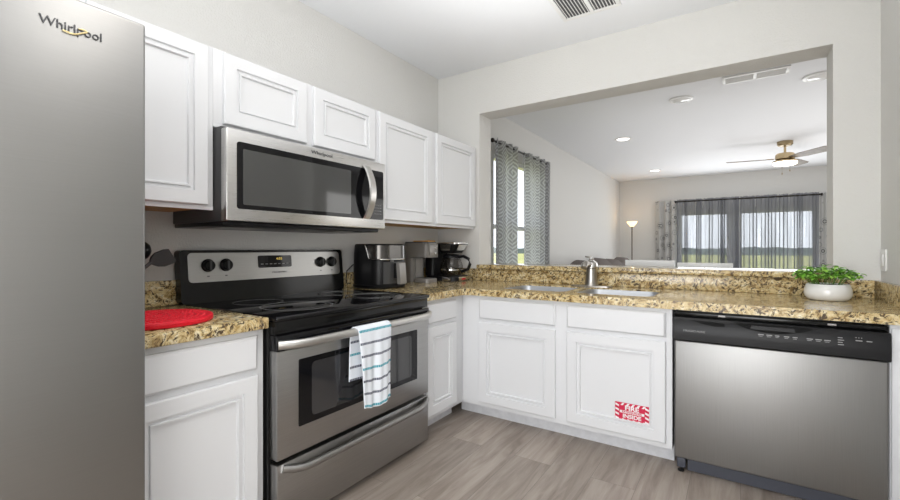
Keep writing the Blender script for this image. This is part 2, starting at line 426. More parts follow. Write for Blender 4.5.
# ------------------------------------------------------------------ mesh helpers
class B:
    """collects shapes in world coordinates, links them as ONE mesh object"""
    def __init__(self):
        self.bm = bmesh.new()
        self.uv = None
        self.slots = []

    def box(self, x0, x1, y0, y1, z0, z1, bev=0.0, seg=2):
        bm = bmesh.new()
        vs_ = [bm.verts.new((x, y, z)) for x in (x0, x1) for y in (y0, y1) for z in (z0, z1)]
        for f in ((0, 1, 3, 2), (4, 6, 7, 5), (0, 4, 5, 1), (2, 3, 7, 6), (0, 2, 6, 4), (1, 5, 7, 3)):
            bm.faces.new([vs_[i] for i in f])
        if bev:
            bmesh.ops.bevel(bm, geom=bm.edges[:], offset=bev, segments=seg, profile=0.5, affect='EDGES')
        self.merge(bm)
        return self

    def merge(self, bm, mtx=None):
        if mtx is not None:
            bmesh.ops.transform(bm, matrix=mtx, verts=bm.verts)
        bmesh.ops.recalc_face_normals(bm, faces=bm.faces)
        me = bpy.data.meshes.new('tmp')
        bm.to_mesh(me)
        bm.free()
        self.bm.from_mesh(me)
        bpy.data.meshes.remove(me)

    def prism(self, pts, w0, w1, fn, bev=0.0):
        """polygon pts (u,v) extruded w0..w1, fn maps (u,v,w) to world"""
        bm = bmesh.new()
        a = [bm.verts.new(fn(u, v, w0)) for u, v in pts]
        b_ = [bm.verts.new(fn(u, v, w1)) for u, v in pts]
        n = len(pts)
        bm.faces.new(a[::-1])
        top = bm.faces.new(b_)
        for i in range(n):
            bm.faces.new((a[i], a[(i + 1) % n], b_[(i + 1) % n], b_[i]))
        if bev:
            bmesh.ops.bevel(bm, geom=list(top.edges), offset=bev, segments=2, profile=0.5, affect='EDGES')
        self.merge(bm)
        return self

    def rings(self, u0, v0, u1, v1, prof, fn):
        """nested rectangles lofted: prof = [(inset, w)]"""
        bm = bmesh.new()
        loops = []
        for ins, w in prof:
            loops.append([bm.verts.new(fn(u, v, w)) for u, v in ((u0 + ins, v0 + ins), (u1 - ins, v0 + ins), (u1 - ins, v1 - ins), (u0 + ins, v1 - ins))])
        for a, b_ in zip(loops, loops[1:]):
            for i in range(4):
                bm.faces.new((a[i], a[(i + 1) % 4], b_[(i + 1) % 4], b_[i]))
        bm.faces.new(loops[0][::-1])
        bm.faces.new(loops[-1])
        self.merge(bm)
        return self

    def lathe(self, prof, c, seg=32, axis='Z', cap=True):
        bm = bmesh.new()
        rows = []
        for r, h in prof:
            row = []
            for i in range(seg):
                a = 2 * PI * i / seg
                x, y = r * math.cos(a), r * math.sin(a)
                p = {'Z': (x, y, h), 'X': (h, x, y), 'Y': (x, h, y)}[axis]
                row.append(bm.verts.new((c[0] + p[0], c[1] + p[1], c[2] + p[2])))
            rows.append(row)
        for a, b_ in zip(rows, rows[1:]):
            for i in range(seg):
                bm.faces.new((a[i], a[(i + 1) % seg], b_[(i + 1) % seg], b_[i]))
        if cap:
            bm.faces.new(rows[0][::-1])
            bm.faces.new(rows[-1])
        self.merge(bm)
        return self

    def tube(self, pts, r, seg=12, rr=None):
        """round tube through pts (list of 3d points); rr optional per-point radius"""
        bm = bmesh.new()
        P = [Vector(p) for p in pts]
        rows = []
        up = Vector((0, 0, 1))
        for i, p in enumerate(P):
            t = (P[min(i + 1, len(P) - 1)] - P[max(i - 1, 0)]).normalized()
            s = t.cross(up)
            if s.length < 1e-3:
                s = t.cross(Vector((0, 1, 0)))
            s.normalize()
            q = s.cross(t).normalized()
            rad = rr[i] if rr else r
            ra, rb = rad if isinstance(rad, tuple) else (rad, rad)
            rows.append([bm.verts.new(p + s * ra * math.cos(2 * PI * k / seg) + q * rb * math.sin(2 * PI * k / seg)) for k in range(seg)])
        for a, b_ in zip(rows, rows[1:]):
            for i in range(seg):
                bm.faces.new((a[i], a[(i + 1) % seg], b_[(i + 1) % seg], b_[i]))
        bm.faces.new(rows[0][::-1])
        bm.faces.new(rows[-1])
        self.merge(bm)
        return self

    def loft(self, loops, cap=True):
        bm = bmesh.new()
        R = [[bm.verts.new(p) for p in l] for l in loops]
        n = len(R[0])
        for a, b_ in zip(R, R[1:]):
            for i in range(n):
                bm.faces.new((a[i], a[(i + 1) % n], b_[(i + 1) % n], b_[i]))
        if cap:
            bm.faces.new(R[0][::-1])
            bm.faces.new(R[-1])
        self.merge(bm)
        return self

    def plate(self, outer, holes, z0, z1, bev=0.0):
        """flat slab with holes; outer and holes are lists of (x,y)"""
        bm = bmesh.new()
        edges = []
        for lp in [outer] + holes:
            v = [bm.verts.new((x, y, z1)) for x, y in lp]
            edges += [bm.edges.new((v[i], v[(i + 1) % len(v)])) for i in range(len(v))]
        bmesh.ops.triangle_fill(bm, use_beauty=True, use_dissolve=False, edges=edges)
        for f in bm.faces:
            if f.normal.z < 0:
                f.normal_flip()
        r = bmesh.ops.extrude_face_region(bm, geom=bm.faces[:])
        bmesh.ops.translate(bm, vec=(0, 0, z0 - z1), verts=[e for e in r['geom'] if isinstance(e, bmesh.types.BMVert)])
        self.merge(bm)
        return self

    def sheet(self, fn, nu, nv, thick=0.0):
        """fn(i/nu, j/nv) -> (point, (u,v)); keeps a UV map"""
        bm = bmesh.new()
        lay = bm.loops.layers.uv.new('UVMap')
        g = [[fn(i / nu, j / nv) for j in range(nv + 1)] for i in range(nu + 1)]
        vv = [[bm.verts.new(p[0]) for p in row] for row in g]
        for i in range(nu):
            for j in range(nv):
                idx = ((i, j), (i + 1, j), (i + 1, j + 1), (i, j + 1))
                f = bm.faces.new([vv[a][b_] for a, b_ in idx])
                for lp, (a, b_) in zip(f.loops, idx):
                    lp[lay].uv = g[a][b_][1]
        self.bm.free()
        self.bm = bm
        self.thick = thick
        return self

    def build(self, name, material, parent=None, smooth=True, angle=35):
        me = bpy.data.meshes.new(name)
        if parent is not None:
            bmesh.ops.translate(self.bm, vec=-wloc(parent), verts=self.bm.verts)
        self.bm.to_mesh(me)
        self.bm.free()
        mats = material if isinstance(material, (list, tuple)) else [material]
        for m in mats:
            me.materials.append(m)
        o = bpy.data.objects.new(name, me)
        COL.objects.link(o)
        if parent is not None:
            o.parent = parent
        if smooth:
            me.shade_smooth()
            try:
                me.set_sharp_from_angle(angle=math.radians(angle))
            except Exception:
                pass
        if getattr(self, 'thick', 0):
            md = o.modifiers.new('thickness', 'SOLIDIFY')
            md.thickness = self.thick
            md.offset = 0
        return o

def wloc(o):
    v = Vector((0, 0, 0))
    while o is not None:
        v += o.location
        o = o.parent
    return v

def thing(name, label, cat, loc, group=None):
    o = bpy.data.objects.new(name, None)
    o.empty_display_size = 0.1
    COL.objects.link(o)
    o.location = loc
    return tag(o, label, cat, group)

def tag(o, label, cat, group=None):
    o['label'] = label
    o['category'] = cat
    if group:
        o['group'] = group
    return o

def struct(o, label=None, cat=None):
    o['kind'] = 'structure'
    if label:
        o['label'] = label
    if cat:
        o['category'] = cat
    return o

def fA(x):          # wall with the range: u = y, v = z, w outwards = +x
    return lambda u, v, w: (x + w, u, v)

def fB(y):          # wall with the sink: u = x, v = z, w outwards = -y
    return lambda u, v, w: (u, y - w, v)

def rrect(u0, v0, u1, v1, r, n=5):
    pts = []
    for cx, cy, a0 in ((u1 - r, v0 + r, -PI / 2), (u1 - r, v1 - r, 0), (u0 + r, v1 - r, PI / 2), (u0 + r, v0 + r, PI)):
        for k in range(n + 1):
            a = a0 + PI / 2 * k / n
            pts.append((cx + r * math.cos(a), cy + r * math.sin(a)))
    return pts

def text(name, body, size, u, v, w, fn, material, parent, align='CENTER', depth=0.0008, sx=1.0, bold=0.0, shear=0.0):
    cu = bpy.data.curves.new('lettering', 'FONT')
    cu.body = body
    cu.size = size
    cu.align_x = align
    cu.align_y = 'CENTER'
    cu.extrude = depth
    cu.offset = bold
    cu.shear = shear
    cu.resolution_u = 3
    tmp = bpy.data.objects.new('lettering', cu)
    COL.objects.link(tmp)
    bpy.context.view_layer.update()
    dg = bpy.context.evaluated_depsgraph_get()
    me = bpy.data.meshes.new_from_object(tmp.evaluated_get(dg))
    bpy.data.objects.remove(tmp)
    bpy.data.curves.remove(cu)
    b = B()
    b.bm.from_mesh(me)
    bpy.data.meshes.remove(me)
    for vt in b.bm.verts:
        x, y, z = vt.co
        vt.co = fn(u + x * sx, v + y, w + z + depth)
    return b.build(name, material, parent, smooth=False)

# ------------------------------------------------------------------ dimensions
H = 2.78
CT, TH = 0.905, 0.045
FACE, EDGE, TOE = 0.73, 0.766, 0.637
WB = 0.213                       # thickness of the pass-through wall
OX0, OX1, OZ = 0.447, 2.819, 2.38
RW = 3.02
LY = 7.594
LX = 5.4                         # living room right wall
YB = -6.5                        # kitchen rear wall

# ------------------------------------------------------------------ setting
struct(B().box(-0.2, LX + 0.2, YB - 0.2, LY + 0.2, -0.1, 0).build('floor', M_FLOOR))
struct(B().box(-0.2, LX + 0.2, YB - 0.2, LY + 0.2, H, H + 0.12).build('ceiling', M_CEIL))

# left wall with the living room side window hole
W1 = (1.12, 2.52, 0.55, 2.30)
b = B()
b.box(-0.15, 0, YB, W1[0], 0, H).box(-0.15, 0, W1[1], LY, 0, H).box(-0.15, 0, W1[0], W1[1], 0, W1[2]).box(-0.15, 0, W1[0], W1[1], W1[3], H)
struct(b.build('wall_left', M_WALL, smooth=False))

# pass-through wall with the opening
b = B()
b.box(0, OX0, 0, WB, 0, H).box(OX1, LX, 0, WB, 0, H).box(OX0, OX1, 0, WB, OZ, H).box(OX0, OX1, 0, WB, 0, 1.008)
struct(b.build('wall_back', M_WALL, smooth=False))

struct(B().box(RW, RW + 0.12, YB, 0, 0, H).build('wall_right', M_WALL, smooth=False))

# living room far wall with the sliding window hole
W2 = (1.265, 3.655, 0.25, 1.97)
b = B()
b.box(-0.15, W2[0], LY, LY + 0.15, 0, H).box(W2[1], LX, LY, LY + 0.15, 0, H).box(W2[0], W2[1], LY, LY + 0.15, 0, W2[2]).box(W2[0], W2[1], LY, LY + 0.15, W2[3], H)
struct(b.build('wall_far', M_WALL, smooth=False))
struct(B().box(LX, LX + 0.15, WB, LY + 0.15, 0, H).build('wall_east', M_WALL, smooth=False))

# kitchen rear wall with a window behind the camera
W3 = (0.45, 2.65, 0.6, 2.3)
b = B()
b.box(-0.15, W3[0], YB - 0.15, YB, 0, H).box(W3[1], RW + 0.12, YB - 0.15, YB, 0, H).box(W3[0], W3[1], YB - 0.15, YB, 0, W3[2]).box(W3[0], W3[1], YB - 0.15, YB, W3[3], H)
struct(b.build('wall_rear', M_WALL, smooth=False))

def window_y(name, x0, x1, z0, z1, y, mull, label):
    """window in a wall lying along x"""
    t = bpy.data.objects.new(name, None)
    COL.objects.link(t)
    t.location = ((x0 + x1) / 2, y, z0)
    struct(t, label, 'window')
    b = B()
    f = 0.05
    b.box(x0, x0 + f, y - 0.04, y + 0.04, z0, z1).box(x1 - f, x1, y - 0.04, y + 0.04, z0, z1)
    b.box(x0 + f, x1 - f, y - 0.04, y + 0.04, z0, z0 + f).box(x0 + f, x1 - f, y - 0.04, y + 0.04, z1 - f, z1)
    for a, c in mull:
        b.box(a, c, y - 0.04, y + 0.04, z0 + f, z1 - f)
    b.build('window_frame', M_WHITEPL, t, smooth=False)
    xs = [x0 + f] + [q for m_ in mull for q in m_] + [x1 - f]
    for k in range(0, len(xs), 2):
        B().box(xs[k], xs[k + 1], y - 0.004, y + 0.004, z0 + f, z1 - f).build('pane', M_GLASS, t, smooth=False)
    return t

window_y('window_2', W2[0], W2[1], W2[2], W2[3], LY + 0.075, [(2.17, 2.44)], 'wide sliding window behind the grey sheer curtains')
window_y('window_3', W3[0], W3[1], W3[2], W3[3], YB - 0.075, [(1.52, 1.58)], None)

t = bpy.data.objects.new('window_1', None)
COL.objects.link(t)
t.location = (-0.075, (W1[0] + W1[1]) / 2, W1[2])
struct(t, 'narrow bright window between the diamond patterned drapes', 'window')
b = B()
x0, x1 = -0.11, -0.03
b.box(x0, x1, W1[0], W1[0] + 0.05, W1[2], W1[3]).box(x0, x1, W1[1] - 0.05, W1[1], W1[2], W1[3])
b.box(x0, x1, W1[0] + 0.05, W1[1] - 0.05, W1[2], W1[2] + 0.05).box(x0, x1, W1[0] + 0.05, W1[1] - 0.05, W1[3] - 0.05, W1[3])
b.box(x0, x1, W1[0] + 0.05, W1[1] - 0.05, 1.42, 1.47)
b.build('window_frame', M_WHITEPL, t, smooth=False)
B().box(-0.075, -0.067, W1[0] + 0.05, W1[1] - 0.05, W1[2] + 0.05, 1.42).build('pane', M_GLASS, t, smooth=False)
B().box(-0.075, -0.067, W1[0] + 0.05, W1[1] - 0.05, 1.47, W1[3] - 0.05).build('pane', M_GLASS, t, smooth=False)

# outside
struct(B().box(-60, 80, -60, 140, -0.35, -0.15).build('lawn_ground', M_LAWN, smooth=False), 'dry yellow green lawn outside the windows', 'lawn')
random.seed(5)
b = B()
xs = [-70 + i * 1.6 for i in range(100)]
pts = [(xs[0], -0.2)] + [(x, 1.1 + random.random() * 0.35 + 0.15 * math.sin(x * 0.3)) for x in xs] + [(xs[-1], -0.2)]
b.prism(pts, -4, 4, lambda u, v, w: (u, 100 - w, v))
o = b.build('tree_line', M_TREES, smooth=False)
o['kind'] = 'stuff'
tag(o, 'low dark blue grey line of distant trees beyond the lawn, seen through the sheers', 'trees')

# ------------------------------------------------------------------ cabinets
def raised_door(u0, u1, v0, v1, w0, fn, parent, name='door'):
    prof = [(0, w0), (0, w0 + 0.015), (0.004, w0 + 0.020), (0.058, w0 + 0.020), (0.0605, w0 + 0.010), (0.0725, w0 + 0.010),
            (0.0745, w0 + 0.018), (0.081, w0 + 0.018), (0.0845, w0 + 0.007)]
    return B().rings(u0, v0, u1, v1, prof, fn).build(name, M_CAB, parent, angle=20)

def slab_front(u0, u1, v0, v1, w0, fn, parent, name='drawer'):
    prof = [(0, w0), (0, w0 + 0.011), (0.010, w0 + 0.020)]
    return B().rings(u0, v0, u1, v1, prof, fn).build(name, M_CAB, parent, angle=20)

FR = FACE  # face frame plane
Z0, ZT = 0.098, CT - TH           # bottom of cabinet box, underside of slab

# left base cabinet between fridge and range
t = thing('base_cabinet', 'white base cabinet between the fridge and the range', 'cabinet', (0.36, -2.53, 0))
B().box(0.012, FR, -2.79, -2.285, Z0, ZT, 0.002).build('body', M_CAB, t)
B().box(0.012, TOE, -2.79, -2.285, 0, Z0).build('toe_kick', M_TOE, t, smooth=False)
slab_front(-2.775, -2.318, 0.700, 0.834, FR, fA(0), t)
raised_door(-2.775, -2.318, 0.125, 0.676, FR, fA(0), t)

# short base cabinet right of the range
t = thing('base_cabinet', 'narrow white base cabinet in the corner right of the range', 'cabinet', (0.36, -0.97, 0))
B().box(0.012, FR, -1.200, -0.737, Z0, ZT, 0.002).build('body', M_CAB, t)
B().box(0.012, TOE, -1.200, -0.737, 0, Z0).build('toe_kick', M_TOE, t, smooth=False)
slab_front(-1.178, -0.838, 0.708, 0.836, FR, fA(0), t)
raised_door(-1.178, -0.838, 0.128, 0.684, FR, fA(0), t)

# sink base (open topped box for the bowls)
t = thing('sink_base_cabinet', 'long white two door base cabinet under the sink', 'cabinet', (1.05, -0.36, 0))
b = B()
b.box(0.012, 2.060, -FR, -FR + 0.02, Z0, ZT)                       # face frame
b.box(0.012, 2.060, -0.03, -0.012, Z0, ZT)                        # back
b.box(0.012, 0.030, -FR + 0.02, -0.03, Z0, ZT).box(2.042, 2.060, -FR + 0.02, -0.03, Z0, ZT)
b.box(0.030, 2.042, -FR + 0.02, -0.03, Z0, Z0 + 0.018)
b.build('body', M_CAB, t, smooth=False)
B().box(0.66, 2.060, -TOE, -0.03, 0, Z0).build('toe_kick', M_TOE, t, smooth=False)
for a, c in ((0.868, 1.412), (1.484, 2.030)):
    slab_front(a, c, 0.702, 0.838, FR, fB(0), t, 'false_drawer')
    raised_door(a, c, 0.128, 0.678, FR, fB(0), t)

# filler cabinet at the right end of the run
t = thing('filler_cabinet', 'narrow white filler panel right of the dishwasher', 'cabinet', (2.955, -0.36, 0))
B().box(2.900, 3.012, -FR, -0.012, 0.0, ZT, 0.002).build('panel', M_CAB, t)
B().box(2.906, 3.006, -FR - 0.008, -FR, 0.11, ZT - 0.02, 0.002).build('stile', M_CAB, t)

# upper cabinets
UD, UT, UB = 0.398, 2.085, 1.362
def upper(label, y0, y1, z0, doors, nm='wall_cabinet'):
    t = thing(nm, label, 'cabinet', (UD / 2, (y0 + y1) / 2, z0))
    B().box(0.004, UD, y0, y1, z0 + 0.012, UT, 0.002).build('body', M_CAB, t)
    B().box(0.02, UD - 0.02, y0 + 0.015, y1 - 0.015, z0 + 0.002, z0 + 0.012).build('underside', M_WOOD, t, smooth=False)
    B().box(UD - 0.02, UD, y0, y1, z0 - 0.006, z0 + 0.0115).build('bottom_rail', M_CAB, t, smooth=False)
    for a, c in doors:
        raised_door(a, c, z0 + 0.014, UT - 0.008, UD, fA(0), t)
    return t
upper('white wall cabinet left of the microwave, partly behind the fridge', -2.786, -2.315, UB, [(-2.77, -2.343)])
upper('low white wall cabinet above the refrigerator', -3.80, -2.788, 1.84, [(-3.78, -3.31), (-3.285, -2.81)])
upper('short white two door wall cabinet above the microwave', -2.3145, -1.272, 1.738, [(-2.272, -1.820), (-1.772, -1.292)])
upper('white two door wall cabinet in the corner over the coffee makers', -1.270, -0.004, UB, [(-1.252, -0.672), (-0.606, -0.014)])

# ------------------------------------------------------------------ countertops
t = thing('countertop', 'small gold granite countertop piece holding the red mat', 'countertop', (0.38, -2.53, ZT))
B().box(0.004, EDGE, -2.80, -2.281, ZT, CT, 0.006).build('slab', M_GRAN, t)
tag(B().box(0.004, 0.0295, -2.795, -2.268, CT + 0.0005, 1.028, 0.003).build('backsplash', M_GRAN), 'short granite backsplash between the fridge and the range', 'backsplash')

SX = ((0.955, 1.425), (1.475, 1.945))
SY = (-0.625, -0.20)
t = thing('countertop', 'long L shaped gold granite countertop around the sink and corner', 'countertop', (1.5, -0.38, ZT))
outer = [(0.004, -0.004), (0.004, -1.203), (EDGE, -1.203), (EDGE, -EDGE - 0.03), (EDGE + 0.03, -EDGE), (3.016, -EDGE), (3.016, -0.004)]
holes = [rrect(a, SY[0], c, SY[1], 0.07, 6) for a, c in SX]
B().plate(outer, holes, ZT, CT).build('slab', M_GRAN, t, angle=30)
tag(B().box(0.004, 0.03, -1.203, -0.004, CT + 0.0005, 1.012, 0.003).build('backsplash', M_GRAN), 'granite backsplash behind the air fryer and coffee makers', 'backsplash')
tag(B().box(0.0305, 2.9895, -0.03, -0.004, CT + 0.0005, 1.006, 0.003).build('backsplash', M_GRAN), 'long granite backsplash behind the sink under the bar ledge', 'backsplash')
tag(B().box(2.99, 3.016, -EDGE, -0.004, CT + 0.0005, 1.006, 0.003).build('backsplash', M_GRAN), 'granite backsplash on the right wall below the light switch', 'backsplash')

o = B().box(OX0 + 0.002, OX1 - 0.002, -0.06, WB + 0.16, 1.0085, 1.043, 0.006).build('bar_ledge', M_GRAN)
# notch free: the ledge only spans the opening
tag(o, 'gold granite bar ledge along the bottom of the wall opening', 'ledge')

# ------------------------------------------------------------------ sink and faucet
t = thing('kitchen_sink', 'double bowl stainless sink set under the granite counter', 'sink', (1.45, -0.41, 0.67))
for a, c in SX:
    b = B()
    bm = bmesh.new()
    lo = []
    for ins, z in ((0.0015, CT - 0.016), (0.0015, CT - 0.009), (0.007, CT - 0.009), (0.010, CT - 0.014), (0.020, 0.72), (0.06, 0.68)):
        lo.append([(x, y, z) for x, y in rrect(a + ins, SY[0] + ins, c - ins, SY[1] - ins, max(0.07 - ins * 0.3, 0.02), 6)])
    b.loft(lo, cap=False)
    bm2 = bmesh.new()
    bm2.faces.new([bm2.verts.new(p) for p in lo[-1]])
    b.merge(bm2)
    bw = b.build('bowl', M_SINK, t)
    B().lathe([(0.045, 0.6805), (0.045, 0.684), (0.03, 0.684), (0.03, 0.682)], ((a + c) / 2, -0.41, 0), 20).build('drain', M_CHROME, bw)

FXc, FYc = 1.456, -0.105
t = thing('kitchen_faucet', 'brushed nickel faucet standing behind the sink', 'faucet', (FXc, FYc, CT))
B().prism(rrect(FXc - 0.15, FYc - 0.042, FXc + 0.15, FYc + 0.042, 0.04), CT + 0.0005, CT + 0.007, lambda u, v, w: (u, v, w), 0.002).build('deck_plate', M_NICKEL, t)
B().lathe([(0.050, CT + 0.0075), (0.046, CT + 0.02), (0.041, CT + 0.06), (0.038, CT + 0.115), (0.038, CT + 0.130)], (FXc, FYc, 0), 24).build('column', M_NICKEL, t)
B().lathe([(0.038, CT + 0.1305), (0.046, CT + 0.135), (0.048, CT + 0.155), (0.042, CT + 0.176), (0.024, CT + 0.190), (0.014, CT + 0.196), (0.017, CT + 0.205), (0.013, CT + 0.214), (0.003, CT + 0.218)], (FXc, FYc, 0), 24).build('head', M_CHROME, t)
B().tube([(FXc - 0.01, FYc - 0.035, CT + 0.158), (FXc - 0.015, FYc - 0.075, CT + 0.166), (FXc - 0.02, FYc - 0.105, CT + 0.158), (FXc - 0.02, FYc - 0.118, CT + 0.140)], 0.024, 14, [0.026, 0.026, 0.025, 0.022]).build('spout', M_NICKEL, t)
B().tube([(FXc, FYc, CT + 0.208), (FXc - 0.02, FYc, CT + 0.216), (FXc - 0.045, FYc + 0.005, CT + 0.219)], 0.006, 10).build('lever', M_NICKEL, t)

# ------------------------------------------------------------------ range
SY0, SY1 = -2.274, -1.228
SXF = 0.80                     # front plane of the door
t = thing('electric_range', 'stainless and black electric range with glass cooktop', 'range', (0.42, -1.743, 0))
B().box(0.03, SXF - 0.05, SY0, SY1, 0.035, 0.885, 0.004).build('body', M_BLACK, t)
for (x, y) in ((0.10, SY0 + 0.06), (0.10, SY1 - 0.06), (0.68, SY0 + 0.06), (0.68, SY1 - 0.06)):
    B().lathe([(0.022, 0), (0.022, 0.012), (0.012, 0.016), (0.012, 0.0355)], (x, y, 0), 14).build('foot', M_BLKPL, t)
ck = B().box(0.03, SXF + 0.005, SY0, SY1, 0.885, 0.907, 0.0095, 3).build('cooktop', M_BLKGLASS, t)
# burner rings printed on the glass
def ring(cx, cy, r, w=0.0035):
    return B().lathe([(r - w, 0.9072), (r - w, 0.9076), (r + w, 0.9076), (r + w, 0.9072), (r - w, 0.9072)], (cx, cy, 0), 48, cap=False)
for cx, cy, rs in ((0.28, -2.02, (0.12,)), (0.57, -2.00, (0.165,)), (0.28, -1.46, (0.135,)), (0.56, -1.46, (0.12, 0.16))):
    for r in rs:
        ring(cx, cy, r).build('burner_ring', M_RING, ck)
# front vent trim under the cooktop lip
B().box(SXF - 0.05, SXF - 0.012, SY0 + 0.004, SY1 - 0.004, 0.830, 0.885, 0.003).build('vent_trim', M_BLACK, t)
# door: black top strip, steel panel with window, bar handle
dr = B().box(SXF - 0.05, SXF, SY0 + 0.006, SY1 - 0.012, 0.318, 0.764, 0.004).build('oven_door', M_SS, t)
B().box(SXF - 0.05, SXF + 0.004, SY0 + 0.004, SY1 - 0.010, 0.7645, 0.828, 0.004).build('door_top_strip', M_BLKGLASS, dr)
B().prism(rrect(-2.166, 0.428, -1.352, 0.714, 0.006), 0.0005, 0.003, fA(SXF)).build('door_window', M_BLKGLASS, dr)
B().prism(rrect(-2.10, 0.455, -1.405, 0.690, 0.02), 0.0031, 0.0042, fA(SXF)).build('inner_window', M_OVENGLASS, dr)
def bar_handle(y0, y1, z, xa, xb, r, dip=0.0):
    n = 24
    pts = []
    for i in range(n + 1):
        s = i / n
        e = min(s, 1 - s) / 0.13
        k = 1 - (1 - min(1, e)) ** 2.2
        pts.append((xa + (xb - xa) * k, y0 + (y1 - y0) * s, z + dip * (1 - k)))
    return B().tube(pts, r, 14, [(r, r * 1.15)] * len(pts))
bar_handle(SY0 + 0.004, SY1 - 0.018, 0.794, SXF + 0.012, SXF + 0.062, 0.0165, 0.0).build('handle', M_HANDLE, dr)
dw = B().box(SXF - 0.05, SXF, SY0 + 0.006, SY1 - 0.012, 0.035, 0.300, 0.006).build('storage_drawer', M_SS, t)
bar_handle(SY0 + 0.030, SY1 - 0.030, 0.262, SXF + 0.004, SXF + 0.034, 0.0135, 0.02).build('handle', M_SS, dw)
# back guard with controls
def fG(u, v, w):     # sloped control face
    return (0.088 - (v - 0.93) * 0.10 + w, u - 0.03, v)
bg_ = B().prism(rrect(SY0 - 0.001, 0.907, SY1 + 0.001, 1.176, 0.02), -0.055, 0.0, fG).build('backguard', M_BLACK, t)
B().prism(rrect(SY0 + 0.035, 1.012, SY1 - 0.03, 1.162, 0.022), 0.0003, 0.004, fG).build('control_panel', M_SS, bg_)
B().prism(rrect(-1.862, 1.074, -1.640, 1.144, 0.010), 0.0042, 0.006, fG).build('clock_display', M_BLKGLASS, bg_)
text('clock_digits', '4:03', 0.020, -1.725, 1.124, 0.0062, fG, M_CLOCK, bg_, sx=1.2)
for k in range(7):
    u = -1.845 + k * 0.028
    B().prism([(u, 1.093), (u + 0.016, 1.093), (u + 0.016, 1.097), (u, 1.097)], 0.0062, 0.0068, fG).build('display_legend', M_LEGEND, bg_, smooth=False)
text('brand_lettering', 'FRIGIDAIRE', 0.013, -1.725, 1.045, 0.0042, fG, M_LOGO, bg_, sx=1.5)
for u in (-2.142, -2.048, -1.420, -1.328):
    z = 1.097
    x = fG(u, z, 0.004)[0]
    kb = B().lathe([(0.034, 0.0), (0.034, 0.004), (0.029, 0.008), (0.027, 0.024), (0.024, 0.027)], (x, u - 0.03, z), 28, 'X').build('knob', M_BLKPL, bg_)
    B().box(x + 0.0271, x + 0.033, u - 0.036, u - 0.024, z - 0.024, z + 0.024, 0.002).build('pointer', M_DKGREY, kb)
for u in (-2.142, -2.048, -1.420, -1.328):
    B().prism([(u - 0.006, 1.038), (u + 0.006, 1.038), (u + 0.006, 1.044), (u - 0.006, 1.044)], 0.0042, 0.0048, fG).build('knob_legend', M_LOGO, bg_, smooth=False)

# towel over the oven handle
TY0, TY1 = -1.897, -1.672
HX, HZ = SXF + 0.062, 0.794
def towel_pt(s, q):
    # q: 0 back hem .. 1 front hem ; s across
    lb, lf, rt = 0.235, 0.368, 0.0215
    arc = PI * rt
    tot = lb + arc + lf
    l = q * tot
    y = TY0 + (TY1 - TY0) * s
    if l < lb:
        z = HZ - (lb - l); x = HX - rt
        dn = lb - l
        x -= 0.004 * math.sin(s * 9 + 1) * min(1, dn * 8)
        y -= 0.012 + 0.02 * dn
    elif l < lb + arc:
        a = (l - lb) / rt
        x = HX - rt * math.cos(a); z = HZ + rt * math.sin(a)
        y -= 0.012 * (1 - (l - lb) / arc)
    else:
        dn = l - lb - arc
        z = HZ - dn; x = HX + rt
        f = min(1, dn * 6)
        x += f * (0.007 * math.sin(s * 11 + 0.4) + 0.004 * math.sin(s * 23 + dn * 6)) + 0.004 * f
        y += (s - 0.5) * -0.03 * dn / lf + 0.012 * dn / lf
        z -= 0.012 * math.sin(s * 4.2 - 0.6) * dn / lf
    return (x, y, z), (s * 0.268, (l - lb - arc) + 0.5 + 0.006)
o = B().sheet(towel_pt, 40, 110, 0.006).build('dish_towel', M_TOWEL, angle=180)
tag(o, 'white terry towel with teal and grey stripes hanging on the oven handle', 'towel')

# ------------------------------------------------------------------ microwave
MY0, MY1, MX = -2.313, -1.292, 0.50
t = thing('microwave', 'stainless over the range microwave with curved handle', 'microwave', (0.25, -1.79, 1.29))
B().box(0.008, MX - 0.045, MY0 + 0.004, MY1 - 0.004, 1.306, 1.728, 0.004).build('body', M_DKGREY, t)
B().box(0.03, MX - 0.03, MY0 + 0.002, MY1 - 0.03, 1.286, 1.3055, 0.004).build('underside_vent', M_BLKPL, t)
fd = B().box(MX - 0.045, MX, MY0 + 0.002, MY1, 1.306, 1.716, 0.006, 3).build('door', M_SSM, t)
B().prism(rrect(-2.264, 1.362, -1.312, 1.662, 0.012), 0.0003, 0.003, fA(MX)).build('door_glass', M_BLKGLASS, fd)
B().prism(rrect(-2.236, 1.382, -1.585, 1.632, 0.006), 0.0031, 0.0042, fA(MX)).build('viewing_window', M_MWGLASS, fd)
b = B()
random.seed(2)
for r in range(4):
    for c in range(4):
        u = -1.39 + c * 0.017; v = 1.395 + r * 0.018
        b.prism([(u, v), (u + 0.006, v), (u + 0.006, v + 0.005), (u, v + 0.005)], 0.0031, 0.0036, fA(MX))
b.build('keypad_legend', M_LEGEND, fd, smooth=False)
# handle: a wide bowed band
n = 20
lo = []
for i in range(n + 1):
    s = i / n
    z = 1.362 + (1.676 - 1.362) * s
    bow = math.sin(PI * s) ** 0.8 * 0.056
    x = MX + 0.003 + bow
    th = 0.010
    lo.append([(x, -1.490, z), (x, -1.440, z), (x + th, -1.444, z), (x + th, -1.486, z)])
B().loft(lo).build('handle', M_HANDLE, fd, angle=50)
text('brand_lettering', 'Whirlpool', 0.026, -1.79, 1.690, 0.0004, fA(MX), M_LOGO, fd, sx=1.3)
for y in (-2.13, -1.45):
    B().box(0.16, 0.34, y - 0.11, y + 0.11, 1.2835, 1.2858).build('grease_filter', M_GREYL, t, smooth=False)

